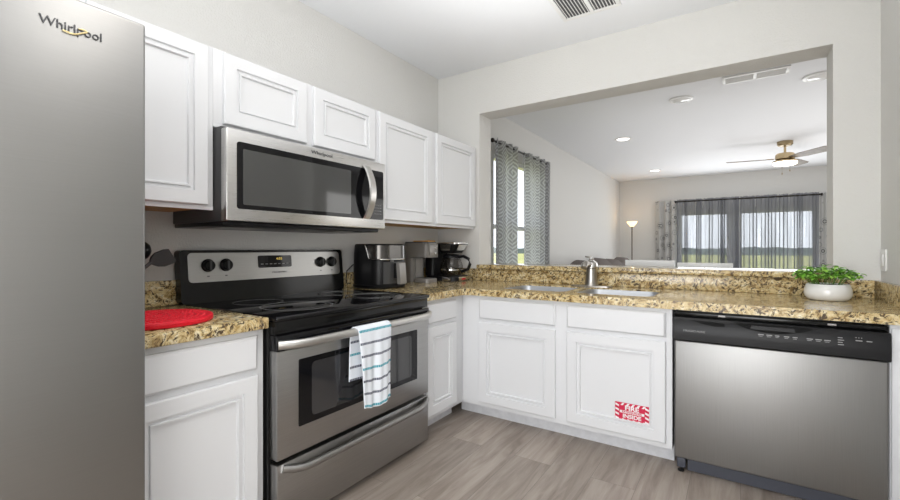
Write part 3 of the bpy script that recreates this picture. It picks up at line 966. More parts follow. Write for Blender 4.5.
# ------------------------------------------------------------------ refrigerator
FX = 0.95
t = thing('refrigerator', 'tall stainless refrigerator at the left with a dark logo', 'refrigerator', (0.5, -3.3, 0))
B().box(0.03, FX - 0.085, -3.80, -2.803, 0.03, 1.815, 0.006).build('cabinet', M_DKGREY, t)
B().box(0.10, FX - 0.02, -3.78, -2.82, 0.0, 0.0295).build('base_grille', M_BLKPL, t, smooth=False)
fz = B().box(FX - 0.08, FX, -3.296, -2.792, 0.045, 1.822, 0.008, 3).build('door', M_SSF, t)
fg = B().box(FX - 0.08, FX, -3.802, -3.302, 0.045, 1.822, 0.008, 3).build('door', M_SSF, t)
text('brand_lettering', 'Whirlpool', 0.0305, -2.956, 1.741, 0.0004, fA(FX), M_LOGO, fz, sx=0.98, bold=0.0, depth=0.001)
pts = []
for i in range(13):
    s = i / 12
    pts.append((FX + 0.003, -2.975 + 0.048 * s, 1.7305 + 0.003 * math.sin(s * PI * 1.4 + 3.4) + 0.018 * max(0, s - 0.55)))
pts += [(FX + 0.003, -2.925, 1.744), (FX + 0.003, -2.934, 1.747), (FX + 0.003, -2.944, 1.745)]
B().tube(pts, 0.0012, 8, [(0.0012, 0.0018)] * len(pts)).build('logo_swoosh', M_GOLD, fz)
for y, p_ in ((-3.262, fz), (-3.336, fg)):
    B().tube([(FX + 0.004, y, 0.70), (FX + 0.05, y, 0.74), (FX + 0.058, y, 1.05), (FX + 0.05, y, 1.36), (FX + 0.004, y, 1.40)], 0.012, 12).build('handle', M_CHROME, p_)

# ------------------------------------------------------------------ dishwasher
DX0, DX1, DY = 2.072, 2.892, 0.78
t = thing('dishwasher', 'stainless dishwasher with black control strip under the counter', 'dishwasher', (2.48, -0.4, 0))
B().box(DX0 + 0.004, DX1 - 0.004, -0.72, -0.05, 0.07, 0.855).build('tub', M_BLKPL, t, smooth=False)
d = B().box(DX0 + 0.004, DX1 - 0.003, -DY, -0.722, 0.085, 0.7035, 0.008, 3).build('door', M_SSD, t)
cp = B()
cp.prism([(0.722, 0.7045), (0.792, 0.7045), (0.802, 0.712), (0.802, 0.742), (0.798, 0.815), (0.790, 0.826), (0.722, 0.826)], DX0, DX1, lambda u, v, w: (w, -u, v))
cpo = cp.build('control_panel', M_BLKPL, t)
def fC(u, v, w):
    return (u, -(0.802 - max(0, v - 0.742) * 0.055) - w, v)
# pocket handle: a lip and a flat dark plate, pocket shade in its colour
lo = []
pts = []
for i in range(21):
    s = i / 20
    pts.append((2.34 + 0.30 * s, 0.822 - 0.038 * math.sin(PI * s) ** 0.7))
pts += [(2.64, 0.823), (2.34, 0.823)]
B().prism(pts, 0.0003, 0.0045, fC).build('recess_shade_plate', M_RECESS, cpo, smooth=False)
B().prism([(2.405, 0.797), (2.575, 0.797), (2.570, 0.814), (2.41, 0.814)], 0.0046, 0.009, fC).build('handle_lip', M_BLKPL, cpo, smooth=False)
pts = [(2.15, 0.817), (2.30, 0.812), (2.30, 0.795), (2.26, 0.793), (2.21, 0.80)]
B().prism(pts, 0.0003, 0.0015, fC).build('vent_louver', M_RECESS, cpo, smooth=False)
text('brand_lettering', 'FRIGIDAIRE', 0.0145, 2.168, 0.760, 0.0004, fC, M_LEGEND, cpo, sx=1.35)
def mark(u, v, w_, h_=0.004):
    B().prism([(u, v), (u + w_, v), (u + w_, v + h_), (u, v + h_)], 0.0003, 0.0009, fC).build('button_legend', M_LEGEND, cpo, smooth=False)
for k, (u, w_) in enumerate(((2.435, .022), (2.467, .022), (2.50, .016), (2.533, .020), (2.565, .018), (2.615, .022), (2.646, .022), (2.676, .022))):
    mark(u, 0.772, w_)
    mark(u + 0.002, 0.766, w_ * 0.7, 0.002)
for k in range(4):
    mark(2.722, 0.790 - k * 0.010, 0.016 + 0.004 * (k % 2), 0.003)
for k in range(3):
    mark(2.780 + k * 0.009, 0.796, 0.003, 0.003)
mark(2.780, 0.783, 0.022); mark(2.815, 0.783, 0.018)
B().box(DX0, DX1, -0.765, -0.722, 0.832, 0.850, 0.002).build('top_trim', M_BLACK, t)
B().box(DX0 + 0.20, DX0 + 0.23, -0.768, -0.7655, 0.838, 0.846).build('mounting_tab', M_GREYL, t, smooth=False)
B().box(DX0 + 0.62, DX0 + 0.65, -0.768, -0.7655, 0.838, 0.846).build('mounting_tab', M_GREYL, t, smooth=False)
B().box(DX0 + 0.06, DX1 - 0.01, -0.72, -0.66, 0.004, 0.0695).build('kick_plate', M_KICK, t, smooth=False)
for x in (DX0 + 0.03, DX1 - 0.04):
    lv = B().box(x - 0.018, x + 0.022, -0.745, -0.7205, 0.022, 0.075, 0.003).build('leveling_leg', M_KICK, t)
    B().lathe([(0.016, 0.0), (0.016, 0.006), (0.008, 0.008), (0.008, 0.0215)], (x, -0.733, 0), 12).build('foot_pad', M_BLKPL, lv)

# ------------------------------------------------------------------ sticker on the sink cabinet door
t = thing('warning_sticker', 'red and white FIRE EXTINGUISHER INSIDE sticker on the right sink door', 'sticker', (1.858, -FR - 0.0095, 0.205))
fS = fB(-FR - 0.0092)
u0, u1, v0, v1 = 1.766, 1.948, 0.199, 0.306
B().prism([(u0, v0), (u1, v0), (u1, v1), (u0, v1)], 0.0, 0.0008, fS).build('backing', M_STRED, t, smooth=False)
b = B()
def strip(u, v, du, dv):
    b.prism([(u, v), (u + du, v), (u + du + dv, v + 0.0), (u + dv, v)], 0.0009, 0.0012, fS)
k = 0.020
for i in range(5):      # candy stripes along top and bottom
    for v in (v0 + 0.002, v1 - 0.016):
        u = u0 + 0.030 + i * 0.028
        b.prism([(u, v), (u + 0.012, v), (u + 0.022, v + 0.014), (u + 0.010, v + 0.014)], 0.0009, 0.0013, fS)
for i in range(4):      # and down both sides
    for u in (u0 + 0.002, u1 - 0.022):
        v = v0 + 0.006 + i * 0.025
        b.prism([(u, v + 0.008), (u + 0.020, v), (u + 0.020, v + 0.011), (u, v + 0.019)], 0.0009, 0.0013, fS)
b.build('border_stripes', M_STWHITE, t, smooth=False)
B().prism([(u0 + 0.026, 0.248), (u1 - 0.026, 0.248), (u1 - 0.026, 0.262), (u0 + 0.026, 0.262)], 0.0009, 0.0011, fS).build('middle_band', M_STWHITE, t, smooth=False)
text('line_of_lettering', 'FIRE', 0.036, 1.857, 0.277, 0.0012, fS, M_STWHITE, t, sx=1.15, bold=0.0012, depth=0.0003)
text('line_of_lettering', 'EXTINGUISHER', 0.0135, 1.857, 0.255, 0.0013, fS, M_STRED, t, sx=1.15, bold=0.0004, depth=0.0003)
text('line_of_lettering', 'INSIDE', 0.030, 1.857, 0.231, 0.0012, fS, M_STWHITE, t, sx=1.1, bold=0.001, depth=0.0003)

# ------------------------------------------------------------------ things on the left counter
prof = [(0.0005, 0.906), (0.193, 0.906), (0.198, 0.909), (0.199, 0.916), (0.197, 0.917), (0.199, 0.919), (0.198, 0.926), (0.193, 0.929), (0.186, 0.927), (0.0005, 0.927)]
b = B().lathe(prof, (0.51, -2.596, 0), 64)
t = thing('silicone_mat', 'round red silicone mat lying on the left counter', 'mat', (0.51, -2.596, CT))
mo = b.build('mat_disc', M_RED, t)
b = B()
for k in range(1, 9):
    r = k * 0.021
    n = int(2 * PI * r / 0.021)
    for i in range(n):
        a = 2 * PI * i / n
        x, y = 0.51 + r * math.cos(a), -2.596 + r * math.sin(a)
        b.lathe([(0.006, 0.927), (0.0045, 0.9295), (0.001, 0.9303)], (x, y, 0), 6)
o = b.build('raised_dots', M_RED, t)

t = thing('utensil_crock', 'white utensil crock beside the fridge', 'crock', (0.16, -2.585, CT))
B().lathe([(0.072, CT), (0.078, CT + 0.01), (0.080, CT + 0.15), (0.083, CT + 0.165), (0.080, CT + 0.168), (0.074, CT + 0.15), (0.072, CT + 0.02)], (0.16, -2.585, 0), 32).build('pot', M_CERAMIC, t)
t = thing('spatula', 'grey silicone spatula leaning out of the utensil crock', 'utensil', (0.160, -2.570, CT + 0.03))
B().tube([(0.160, -2.610, CT + 0.025), (0.165, -2.550, CT + 0.14), (0.170, -2.498, CT + 0.192), (0.172, -2.465, CT + 0.222)], 0.008, 10).build('handle', M_DKGREY, t)
lo = []
for s, wd, th in ((0, 0.010, 0.006), (0.15, 0.028, 0.006), (0.4, 0.040, 0.005), (0.8, 0.042, 0.004), (1.0, 0.036, 0.003)):
    c = Vector((0.172, -2.470, CT + 0.215)) + Vector((0.004, 0.085, 0.035)) * s
    side = Vector((0.25, -0.55, 0.75)).normalized()
    nn = Vector((0.95, 0.2, -0.1)).normalized()
    lo.append([c - side * wd - nn * th, c + side * wd - nn * th, c + side * wd + nn * th, c - side * wd + nn * th])
B().loft(lo).build('blade', M_DKGREY, t)
t = thing('ladle', 'black ladle standing in the utensil crock', 'utensil', (0.160, -2.570, CT + 0.03))
B().tube([(0.185, -2.570, CT + 0.025), (0.185, -2.540, CT + 0.12), (0.185, -2.510, CT + 0.21), (0.185, -2.500, CT + 0.25)], 0.006, 10).build('handle', M_BLKPL, t)
b = B().lathe([(0.012, 0.0), (0.030, 0.007), (0.042, 0.022), (0.046, 0.042), (0.044, 0.042), (0.040, 0.022), (0.028, 0.010), (0.011, 0.003)], (0, 0, 0), 24)
bmesh.ops.transform(b.bm, matrix=Matrix.Translation((0.195, -2.495, CT + 0.255)) @ Matrix.Rotation(math.radians(-65), 4, 'Y') @ Matrix.Rotation(math.radians(25), 4, 'X'), verts=b.bm.verts)
b.build('bowl', M_BLKPL, t)

# ------------------------------------------------------------------ air fryer
AX, AY = 0.195, -1.015
t = thing('air_fryer', 'black air fryer with silver trim beside the range', 'air fryer', (AX, AY, CT))
def sq(cx, cy, hx, hy, r, z, n=6):
    return [(x, y, z) for x, y in rrect(cx - hx, cy - hy, cx + hx, cy + hy, r, n)]
B().loft([sq(AX, AY, 0.155, 0.155, 0.10, CT + 0.001), sq(AX, AY, 0.165, 0.165, 0.11, CT + 0.010), sq(AX, AY, 0.166, 0.166, 0.11, CT + 0.022), sq(AX, AY, 0.158, 0.158, 0.10, CT + 0.028)]).build('base', M_BLKPL, t)
bd = B().loft([sq(AX, AY, 0.158, 0.158, 0.10, CT + 0.028), sq(AX, AY, 0.160, 0.160, 0.10, CT + 0.11), sq(AX, AY, 0.158, 0.158, 0.10, CT + 0.23),
               sq(AX, AY, 0.152, 0.152, 0.095, CT + 0.304), sq(AX, AY, 0.146, 0.146, 0.09, CT + 0.311)]).build('body', M_BLKPL, t)
# polished upper front
def fryer_out(s, z, off):
    # s 0..1 walks from the side facing the range, round the front, to the far side
    pts = rrect(AX - 0.158 - off, AY - 0.158 - off, AX + 0.158 + off, AY + 0.158 + off, 0.10 + off, 8)
    # start of walk: on bottom side (y min) from x middle
    seq = [(AX - 0.02, AY - 0.158 - off)] + pts[0:18] + [(AX - 0.02, AY + 0.158 + off)]
    L_ = [0]
    for a, c in zip(seq, seq[1:]):
        L_.append(L_[-1] + math.hypot(c[0] - a[0], c[1] - a[1]))
    d_ = s * L_[-1]
    for i in range(len(seq) - 1):
        if d_ <= L_[i + 1] + 1e-9:
            k_ = (d_ - L_[i]) / max(1e-9, L_[i + 1] - L_[i])
            return (seq[i][0] + (seq[i + 1][0] - seq[i][0]) * k_, seq[i][1] + (seq[i + 1][1] - seq[i][1]) * k_, z)
    return (seq[-1][0], seq[-1][1], z)
zt, zl = CT + 0.304, CT + 0.205
b = B()
nS = 28
S0, S1 = 0.10, 0.90
lo_in = []
bm = bmesh.new()
rows = []
for i in range(nS + 1):
    s = S0 + (S1 - S0) * i / nS
    rows.append([bm.verts.new(fryer_out(s, z, o_)) for z, o_ in ((zl, -0.001), (zl, 0.003), (zt - 0.004, 0.001), (zt - 0.004, -0.004))])
for a, c in zip(rows, rows[1:]):
    for i in range(4):
        bm.faces.new((a[i], a[(i + 1) % 4], c[(i + 1) % 4], c[i]))
bm.faces.new(rows[0]); bm.faces.new(rows[-1])
b.merge(bm)
b.build('control_display', M_CHROME if False else plain('smoked_chrome', (0.10, 0.095, 0.09), 0.2, 0.8), bd)
pts = [fryer_out(S0 - 0.045, zt + 0.002, 0.003), fryer_out(S0 - 0.02, zt - 0.03, 0.004), fryer_out(S0 + 0.01, zl + 0.014, 0.004), fryer_out(S0 + 0.03, zl, 0.004)]
pts += [fryer_out(S0 + 0.03 + (S1 - S0 - 0.06) * i / 24, zl - 0.002, 0.004) for i in range(1, 25)]
B().tube(pts, 0.004, 8).build('silver_trim', M_CHROME, bd)
bk = B()
bm = bmesh.new()
rows = []
for i in range(nS + 1):
    s = 0.30 + 0.40 * i / nS
    rows.append([bm.verts.new(fryer_out(s, z, o_)) for z, o_ in ((CT + 0.035, 0.0), (CT + 0.035, 0.004), (CT + 0.185, 0.004), (CT + 0.185, 0.0))])
for a, c in zip(rows, rows[1:]):
    for i in range(4):
        bm.faces.new((a[i], a[(i + 1) % 4], c[(i + 1) % 4], c[i]))
bm.faces.new(rows[0]); bm.faces.new(rows[-1])
bk.merge(bm)
bko = bk.build('basket_front', M_DKGREY, t)
hb = B().box(AX + 0.150, AX + 0.205, AY - 0.030, AY + 0.030, CT + 0.070, CT + 0.180, 0.008).build('handle_grip', M_BLKPL, bko)
B().prism(rrect(AX + 0.185, CT + 0.032, AX + 0.215, CT + 0.182, 0.006), -0.033, 0.033, lambda u, v, w: (u + (CT + 0.182 - v) * 0.08, AY + w, v)).build('handle', M_GREYL, bko)
p = fryer_out(0.40, CT + 0.19, 0.003)
B().box(p[0] - 0.03, p[0] + 0.025, p[1] - 0.002, p[1] + 0.002, CT + 0.188, CT + 0.197).build('badge', M_GREYL, bd, smooth=False)

o = B().tube([(0.06, -1.17, CT + 0.03), (0.05, -1.20, CT + 0.035), (0.045, -1.225, CT + 0.07) if False else (0.043, -1.195, CT + 0.07), (0.04, -1.185, CT + 0.12), (0.04, -1.13, CT + 0.16), (0.04, -1.10, CT + 0.165)], 0.004, 8).build('power_cord', M_CORD, t)

# ------------------------------------------------------------------ single serve coffee maker
KX, KY = 0.04, -0.475
t = thing('pod_coffee_maker', 'grey single serve coffee maker between the air fryer and drip machine', 'coffee maker', (0.15, KY, CT))
B().prism(rrect(0.04, KY - 0.088, 0.135, KY + 0.088, 0.03), CT + 0.001, CT + 0.325, lambda u, v, w: (u, v, w), 0.006).build('water_tower', M_GREY, t)
hd = B().prism(rrect(0.045, KY - 0.09, 0.285, KY + 0.09, 0.035), CT + 0.205, CT + 0.322, lambda u, v, w: (u, v, w), 0.01).build('brew_head', M_GREY, t)
B().box(0.2855, 0.290, KY - 0.055, KY + 0.055, CT + 0.222, CT + 0.306, 0.002).build('front_plate', M_GREYL, hd)
for z in (0.240, 0.283):
    B().lathe([(0.011, 0), (0.011, 0.004), (0.009, 0.006)], (0.290, KY + 0.02, CT + z), 18, 'X').build('button', M_CHROME, hd)
B().prism(rrect(0.045, KY - 0.092, 0.265, KY + 0.092, 0.035), CT + 0.3225, CT + 0.334, lambda u, v, w: (u, v, w), 0.004).build('lid', M_DKGREY, t)
B().prism(rrect(0.1355, KY - 0.075, 0.282, KY + 0.075, 0.03), CT + 0.001, CT + 0.034, lambda u, v, w: (u, v, w), 0.005).build('drip_tray', M_GREYL, t)
B().box(0.1355, 0.142, KY - 0.05, KY + 0.05, CT + 0.04, CT + 0.20).build('back_splash_plate', M_GREYL, t, smooth=False)

o = B().box(0.10, 0.255, KY - 0.03, KY + 0.07, CT + 0.3345, CT + 0.344, 0.003).build('packet', plain('orange_packet_paper', (0.66, 0.34, 0.07), 0.5))
tag(o, 'small flat orange packet on top of the grey coffee maker', 'packet')

# ------------------------------------------------------------------ drip coffee maker
DXc, DYc = 0.275, -0.190
ID = lambda u, v, w: (u, v, w)
t = thing('drip_coffee_maker', 'black drip coffee maker with glass carafe in the corner', 'coffee maker', (0.25, DYc, CT))
B().prism(rrect(0.065, DYc - 0.125, 0.395, DYc + 0.125, 0.06), CT + 0.001, CT + 0.044, ID, 0.006).build('base', M_BLKPL, t)
B().prism(rrect(0.065, DYc - 0.115, 0.165, DYc + 0.115, 0.03), CT + 0.0445, CT + 0.317, ID, 0.006).build('water_tank', M_BLKPL, t)
hd = B().loft([sq(0.27, DYc, 0.070, 0.080, 0.03, CT + 0.238), sq(0.275, DYc, 0.085, 0.095, 0.035, CT + 0.26), sq(0.285, DYc, 0.112, 0.112, 0.04, CT + 0.317)]).build('filter_basket', M_BLKPL, t)
lo = []
for z, k_ in ((0.262, 0.0), (0.311, 1.0)):
    xx = 0.36 + 0.0345 * k_; h_ = 0.055 + 0.014 * k_
    lo.append([(xx, DYc - h_, CT + z), (xx + 0.004, DYc - h_, CT + z), (xx + 0.004, DYc + h_, CT + z), (xx, DYc + h_, CT + z)])
B().loft(lo).build('steel_panel', M_CHROME, hd, smooth=False)
lo = []
for z, k_ in ((0.262, 0.0), (0.311, 1.0)):
    yy = DYc - 0.0955 - 0.0155 * k_
    lo.append([(0.232, yy, CT + z), (0.232, yy - 0.004, CT + z), (0.325 + 0.02 * k_, yy - 0.004, CT + z), (0.325 + 0.02 * k_, yy, CT + z)])
B().loft(lo).build('steel_panel', M_CHROME, hd, smooth=False)
B().prism(rrect(0.065, DYc - 0.115, 0.398, DYc + 0.115, 0.04), CT + 0.3175, CT + 0.33, ID, 0.004).build('lid', M_CHROME, t)
cpn = B().box(0.3955, 0.401, DYc - 0.075, DYc + 0.075, CT + 0.007, CT + 0.038, 0.002).build('control_plate', M_CHROME, t)
B().box(0.4015, 0.406, DYc - 0.028, DYc + 0.028, CT + 0.010, CT + 0.028, 0.002).build('switch', M_REDLED, cpn)
B().box(0.27, 0.35, DYc - 0.131, DYc - 0.1255, CT + 0.008, CT + 0.036, 0.002).build('control_plate', M_CHROME, t)
ca = B().lathe([(0.075, 0.046), (0.092, 0.054), (0.104, 0.090), (0.101, 0.130), (0.084, 0.175), (0.072, 0.198), (0.0715, 0.198), (0.082, 0.173), (0.099, 0.130), (0.102, 0.091), (0.090, 0.057), (0.073, 0.049)], (DXc, DYc, CT), 36, cap=False).build('carafe', M_CARAFE, t)
B().lathe([(0.074, 0.1985), (0.077, 0.1985), (0.077, 0.216), (0.062, 0.226), (0.02, 0.230)], (DXc, DYc, CT), 32).build('carafe_lid', M_BLKPL, ca)
B().lathe([(0.1045, 0.092), (0.1065, 0.092), (0.1065, 0.100), (0.1045, 0.100), (0.1045, 0.092)], (DXc, DYc, CT), 36, cap=False).build('steel_band', M_CHROME, ca)
B().tube([(DXc + 0.074, DYc, CT + 0.206), (DXc + 0.125, DYc, CT + 0.212), (DXc + 0.175, DYc, CT + 0.190), (DXc + 0.188, DYc, CT + 0.145), (DXc + 0.168, DYc, CT + 0.100), (DXc + 0.106, DYc, CT + 0.082)], 0.011, 12, [(0.017, 0.013)] * 6).build('carafe_handle', M_BLKPL, ca)

# ------------------------------------------------------------------ potted plant
PX, PY = 2.762, -0.245
t = thing('potted_plant', 'leafy green plant in a low white bowl on the counter', 'plant', (PX, PY, CT))
B().lathe([(0.072, CT), (0.085, CT + 0.004), (0.098, CT + 0.020), (0.102, CT + 0.036), (0.100, CT + 0.060), (0.092, CT + 0.084), (0.089, CT + 0.088), (0.084, CT + 0.086), (0.083, CT + 0.076)], (PX, PY, 0), 48).build('bowl', M_CERAMIC, t)
B().lathe([(0.001, CT + 0.079), (0.082, CT + 0.079), (0.078, CT + 0.082), (0.001, CT + 0.086)], (PX, PY, 0), 32).build('soil', M_SOIL, t)
random.seed(11)
bl = B(); bs = B()
bm = bmesh.new()
for k in range(95):
    a = random.random() * 2 * PI
    rr_ = math.sqrt(random.random())
    base = Vector((PX + math.cos(a) * 0.075 * rr_, PY + math.sin(a) * 0.075 * rr_, CT + 0.083))
    out = 0.06 + 0.105 * rr_
    tip = Vector((PX + math.cos(a) * (0.02 + 0.125 * rr_), PY + math.sin(a) * (0.02 + 0.10 * rr_), CT + 0.092 + 0.105 * (1 - 0.55 * rr_ ** 2) * (0.45 + 0.55 * random.random())))
    if k < 40:
        mid = (base + tip) / 2 + Vector((0, 0, 0.015))
        bs.tube([base, mid, tip], 0.0015, 5)
    for q in range(4):
        an = random.random() * 2 * PI
        d_ = Vector((math.cos(an), math.sin(an), random.uniform(-0.35, 0.45))).normalized()
        c = tip.lerp(base, 0.22 * random.random())
        ln = random.uniform(0.026, 0.040)
        sd_ = d_.cross(Vector((0, 0, 1))).normalized()
        up = sd_.cross(d_).normalized()
        w_ = ln * 0.34
        def P(s, l, h): return bm.verts.new(c + d_ * ln * s + sd_ * l + up * h)
        v0_ = P(0, 0, 0); vm1 = P(0.35, 0, 0.002); vm2 = P(0.7, 0, 0.001); vt_ = P(1.05, 0, -0.006)
        a1 = P(0.3, w_, 0.006); a2 = P(0.68, w_ * 0.9, 0.004); c1 = P(0.3, -w_, 0.006); c2 = P(0.68, -w_ * 0.9, 0.004)
        for f in ((v0_, a1, vm1), (vm1, a1, a2, vm2), (vm2, a2, vt_), (v0_, vm1, c1), (vm1, vm2, c2, c1), (vm2, vt_, c2)):
            bm.faces.new(f)
me = bpy.data.meshes.new('tmp'); bm.to_mesh(me); bm.free(); bl.bm.from_mesh(me); bpy.data.meshes.remove(me)
bl.build('foliage', M_LEAF, t)
bs.build('stems', M_STEM, t)

# ------------------------------------------------------------------ switch, ceiling vents
t = thing('light_switch', 'white light switch plate on the right wall', 'switch', (RW, -0.075, 1.06))
B().prism(rrect(-0.122, 1.062, -0.028, 1.180, 0.006), 0.0005, 0.007, lambda u, v, w: (RW - w, u, v), 0.002).build('plate', M_WHITEPL, t)
B().box(RW - 0.012, RW - 0.0072, -0.092, -0.058, 1.09, 1.152, 0.001).build('rocker', M_WHITEPL, t)

def vent(label, x0, x1, y0, y1, split, along):
    t = thing('ceiling_vent', label, 'vent', ((x0 + x1) / 2, (y0 + y1) / 2, H))
    f = 0.026
    zb = H - 0.012
    b = B()
    b.box(x0, x1, y0, y0 + f, zb, H - 0.0005, 0.002).box(x0, x1, y1 - f, y1, zb, H - 0.0005, 0.002)
    b.box(x0, x0 + f, y0 + f, y1 - f, zb, H - 0.0005, 0.002).box(x1 - f, x1, y0 + f, y1 - f, zb, H - 0.0005, 0.002)
    b.box(split - 0.012, split + 0.012, y0 + f, y1 - f, zb, H - 0.0005)
    b.build('frame', M_WHITEPL, t)
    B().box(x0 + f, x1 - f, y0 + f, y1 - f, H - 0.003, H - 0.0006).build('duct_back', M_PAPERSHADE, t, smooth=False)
    for xa, xb in ((x0 + f, split - 0.012), (split + 0.012, x1 - f)):
        b = B()
        if along == 'Y':
            n = max(4, int((xb - xa) / 0.019))
            for i in range(n):
                x = xa + (xb - xa) * (i + 0.5) / n
                b.prism([(x - 0.005, zb + 0.008), (x - 0.002, zb + 0.008), (x + 0.005, zb + 0.001), (x + 0.002, zb + 0.001)], y0 + f, y1 - f, lambda u, v, w: (u, w, v))
        else:
            n = max(4, int((y1 - y0 - 2 * f) / 0.024))
            for i in range(n):
                y = y0 + f + (y1 - y0 - 2 * f) * (i + 0.5) / n
                b.prism([(y - 0.005, zb + 0.008), (y - 0.002, zb + 0.008), (y + 0.005, zb + 0.001), (y + 0.002, zb + 0.001)], xa, xb, lambda u, v, w: (w, u, v))
        b.build('louvers', M_WHITEPL, t, smooth=False)
    return t
vent('two panel white air vent on the kitchen ceiling', 1.345, 1.725, -0.76, -0.375, 1.545, 'Y')
vent('two panel white air vent on the living room ceiling', 2.235, 2.745, 1.42, 1.62, 2.49, 'X')

# unseen kitchen ceiling fixture, added as a light source above the view
t = thing('ceiling_fill_fixture', 'long white diffuser light added out of view on the kitchen ceiling', 'light', (1.75, -2.35, H))
B().box(1.12, 2.38, -2.62, -2.08, H - 0.03, H - 0.0005, 0.004).build('housing', M_WHITEPL, t)
B().box(1.15, 2.35, -2.59, -2.11, H - 0.085, H - 0.0305, 0.02).build('diffuser', M_FILLGLOW, t)

# living room recessed lights and discs
for (x, y, lb) in ((0.969, 3.307, 'lit recessed ceiling light nearer the side window'), (0.955, 6.36, 'lit recessed ceiling light nearer the floor lamp')):
    t = thing('recessed_light', lb, 'light', (x, y, H), 'lit recessed lights in the living room ceiling')
    B().lathe([(0.085, -0.0005), (0.118, -0.0005), (0.116, -0.006), (0.087, -0.008), (0.085, -0.0005)], (x, y, H), 32, cap=False).build('trim_ring', M_WHITEPL, t)
    B().lathe([(0.001, -0.001), (0.085, -0.001), (0.083, -0.005), (0.001, -0.006)], (x, y, H), 32).build('lens', M_CANGLOW, t)
for (x, y, r, lb) in ((1.855, 1.869, 0.115, 'unlit white ceiling disc left of the living room vent'), (2.990, 1.875, 0.125, 'unlit white ceiling disc right of the living room vent')):
    t = thing('ceiling_disc', lb, 'ceiling disc', (x, y, H), 'unlit discs on the living room ceiling')
    B().lathe([(r, -0.0005), (r, -0.012), (r - 0.02, -0.018), (r - 0.03, -0.016)], (x, y, H), 36).build('rim', M_WHITEPL, t)
    B().lathe([(0.001, -0.0165), (r - 0.032, -0.0165), (r - 0.04, -0.022), (0.001, -0.024)], (x, y, H), 36).build('lens', M_CERAMIC, t)

# ------------------------------------------------------------------ ceiling fan
CX_, CY_ = 2.952, 4.80
t = thing('ceiling_fan', 'brass ceiling fan with a lit lamp in the living room', 'fan', (CX_, CY_, H))
B().lathe([(0.098, -0.0005), (0.098, -0.045), (0.080, -0.066), (0.02, -0.070)], (CX_, CY_, H), 32).build('canopy', M_BRASS, t)
B().lathe([(0.016, -0.070), (0.016, -0.17)], (CX_, CY_, H), 16).build('downrod', M_BRASS, t)
B().lathe([(0.03, -0.165), (0.105, -0.180), (0.120, -0.20), (0.120, -0.262), (0.10, -0.280), (0.09, -0.285)], (CX_, CY_, H), 36).build('motor_housing', M_BRASS, t)
B().lathe([(0.10, -0.285), (0.150, -0.290), (0.155, -0.300), (0.15, -0.310)], (CX_, CY_, H), 36).build('light_fitter', M_BRASS, t)
B().lathe([(0.150, -0.310), (0.148, -0.335), (0.125, -0.352), (0.07, -0.361), (0.001, -0.363)], (CX_, CY_, H), 36).build('light_bowl', M_FANGLOW, t)
for ang in (188, 308, 68):
    a = math.radians(ang)
    ca_, sa_ = math.cos(a), math.sin(a)
    def fF(u, v, w): return (CX_ + u * ca_ - v * sa_, CY_ + u * sa_ + v * ca_, H - 0.255 + w - v * 0.22)
    bl_ = B().prism([(0.14, -0.045), (0.30, -0.075), (0.70, -0.085), (0.74, -0.06), (0.74, 0.06), (0.70, 0.085), (0.30, 0.075), (0.14, 0.045)], -0.004, 0.004, fF).build('blade', M_BLADE, t, smooth=False)
    B().prism([(0.10, -0.02), (0.22, -0.045), (0.22, 0.045), (0.10, 0.02)], 0.0045, 0.010, fF).build('blade_iron', M_BRASS, bl_, smooth=False)
for dx, ln in ((-0.045, 0.17), (0.045, 0.13)):
    ch = B().tube([(CX_ + dx, CY_ - 0.152, H - 0.305), (CX_ + dx, CY_ - 0.156, H - 0.33), (CX_ + dx, CY_ - 0.156, H - 0.33 - ln)], 0.002, 6).build('pull_chain', M_BRASS, t)
    B().lathe([(0.002, 0.02), (0.007, 0.01), (0.006, -0.006), (0.002, -0.012)], (CX_ + dx, CY_ - 0.156, H - 0.335 - ln), 10).build('pull_knob', M_BRASS, ch)

# ------------------------------------------------------------------ floor lamp
LXc, LYc = 0.393, 7.0
t = thing('floor_lamp', 'lit torchiere floor lamp in the far living room corner', 'lamp', (LXc, LYc, 0))
B().lathe([(0.14, 0.0), (0.14, 0.015), (0.05, 0.03), (0.012, 0.04)], (LXc, LYc, 0), 32).build('base', M_MAGNET, t)
B().lathe([(0.012, 0.04), (0.012, 1.64), (0.03, 1.655), (0.03, 1.665)], (LXc, LYc, 0), 16).build('pole', M_MAGNET, t)
B().lathe([(0.03, 1.665), (0.060, 1.70), (0.095, 1.745), (0.112, 1.785), (0.109, 1.785), (0.090, 1.748), (0.055, 1.705), (0.025, 1.672)], (LXc, LYc, 0), 32).build('lamp_shade', M_LAMPGLOW, t)
ld = bpy.data.lights.new('floor_lamp_bulb', 'POINT')
ld.energy = 1.5
ld.color = (1.0, 0.78, 0.5)
ld.shadow_soft_size = 0.04
lo_ = bpy.data.objects.new('floor_lamp_bulb', ld)
COL.objects.link(lo_)
lo_.location = (LXc, LYc, 1.83)

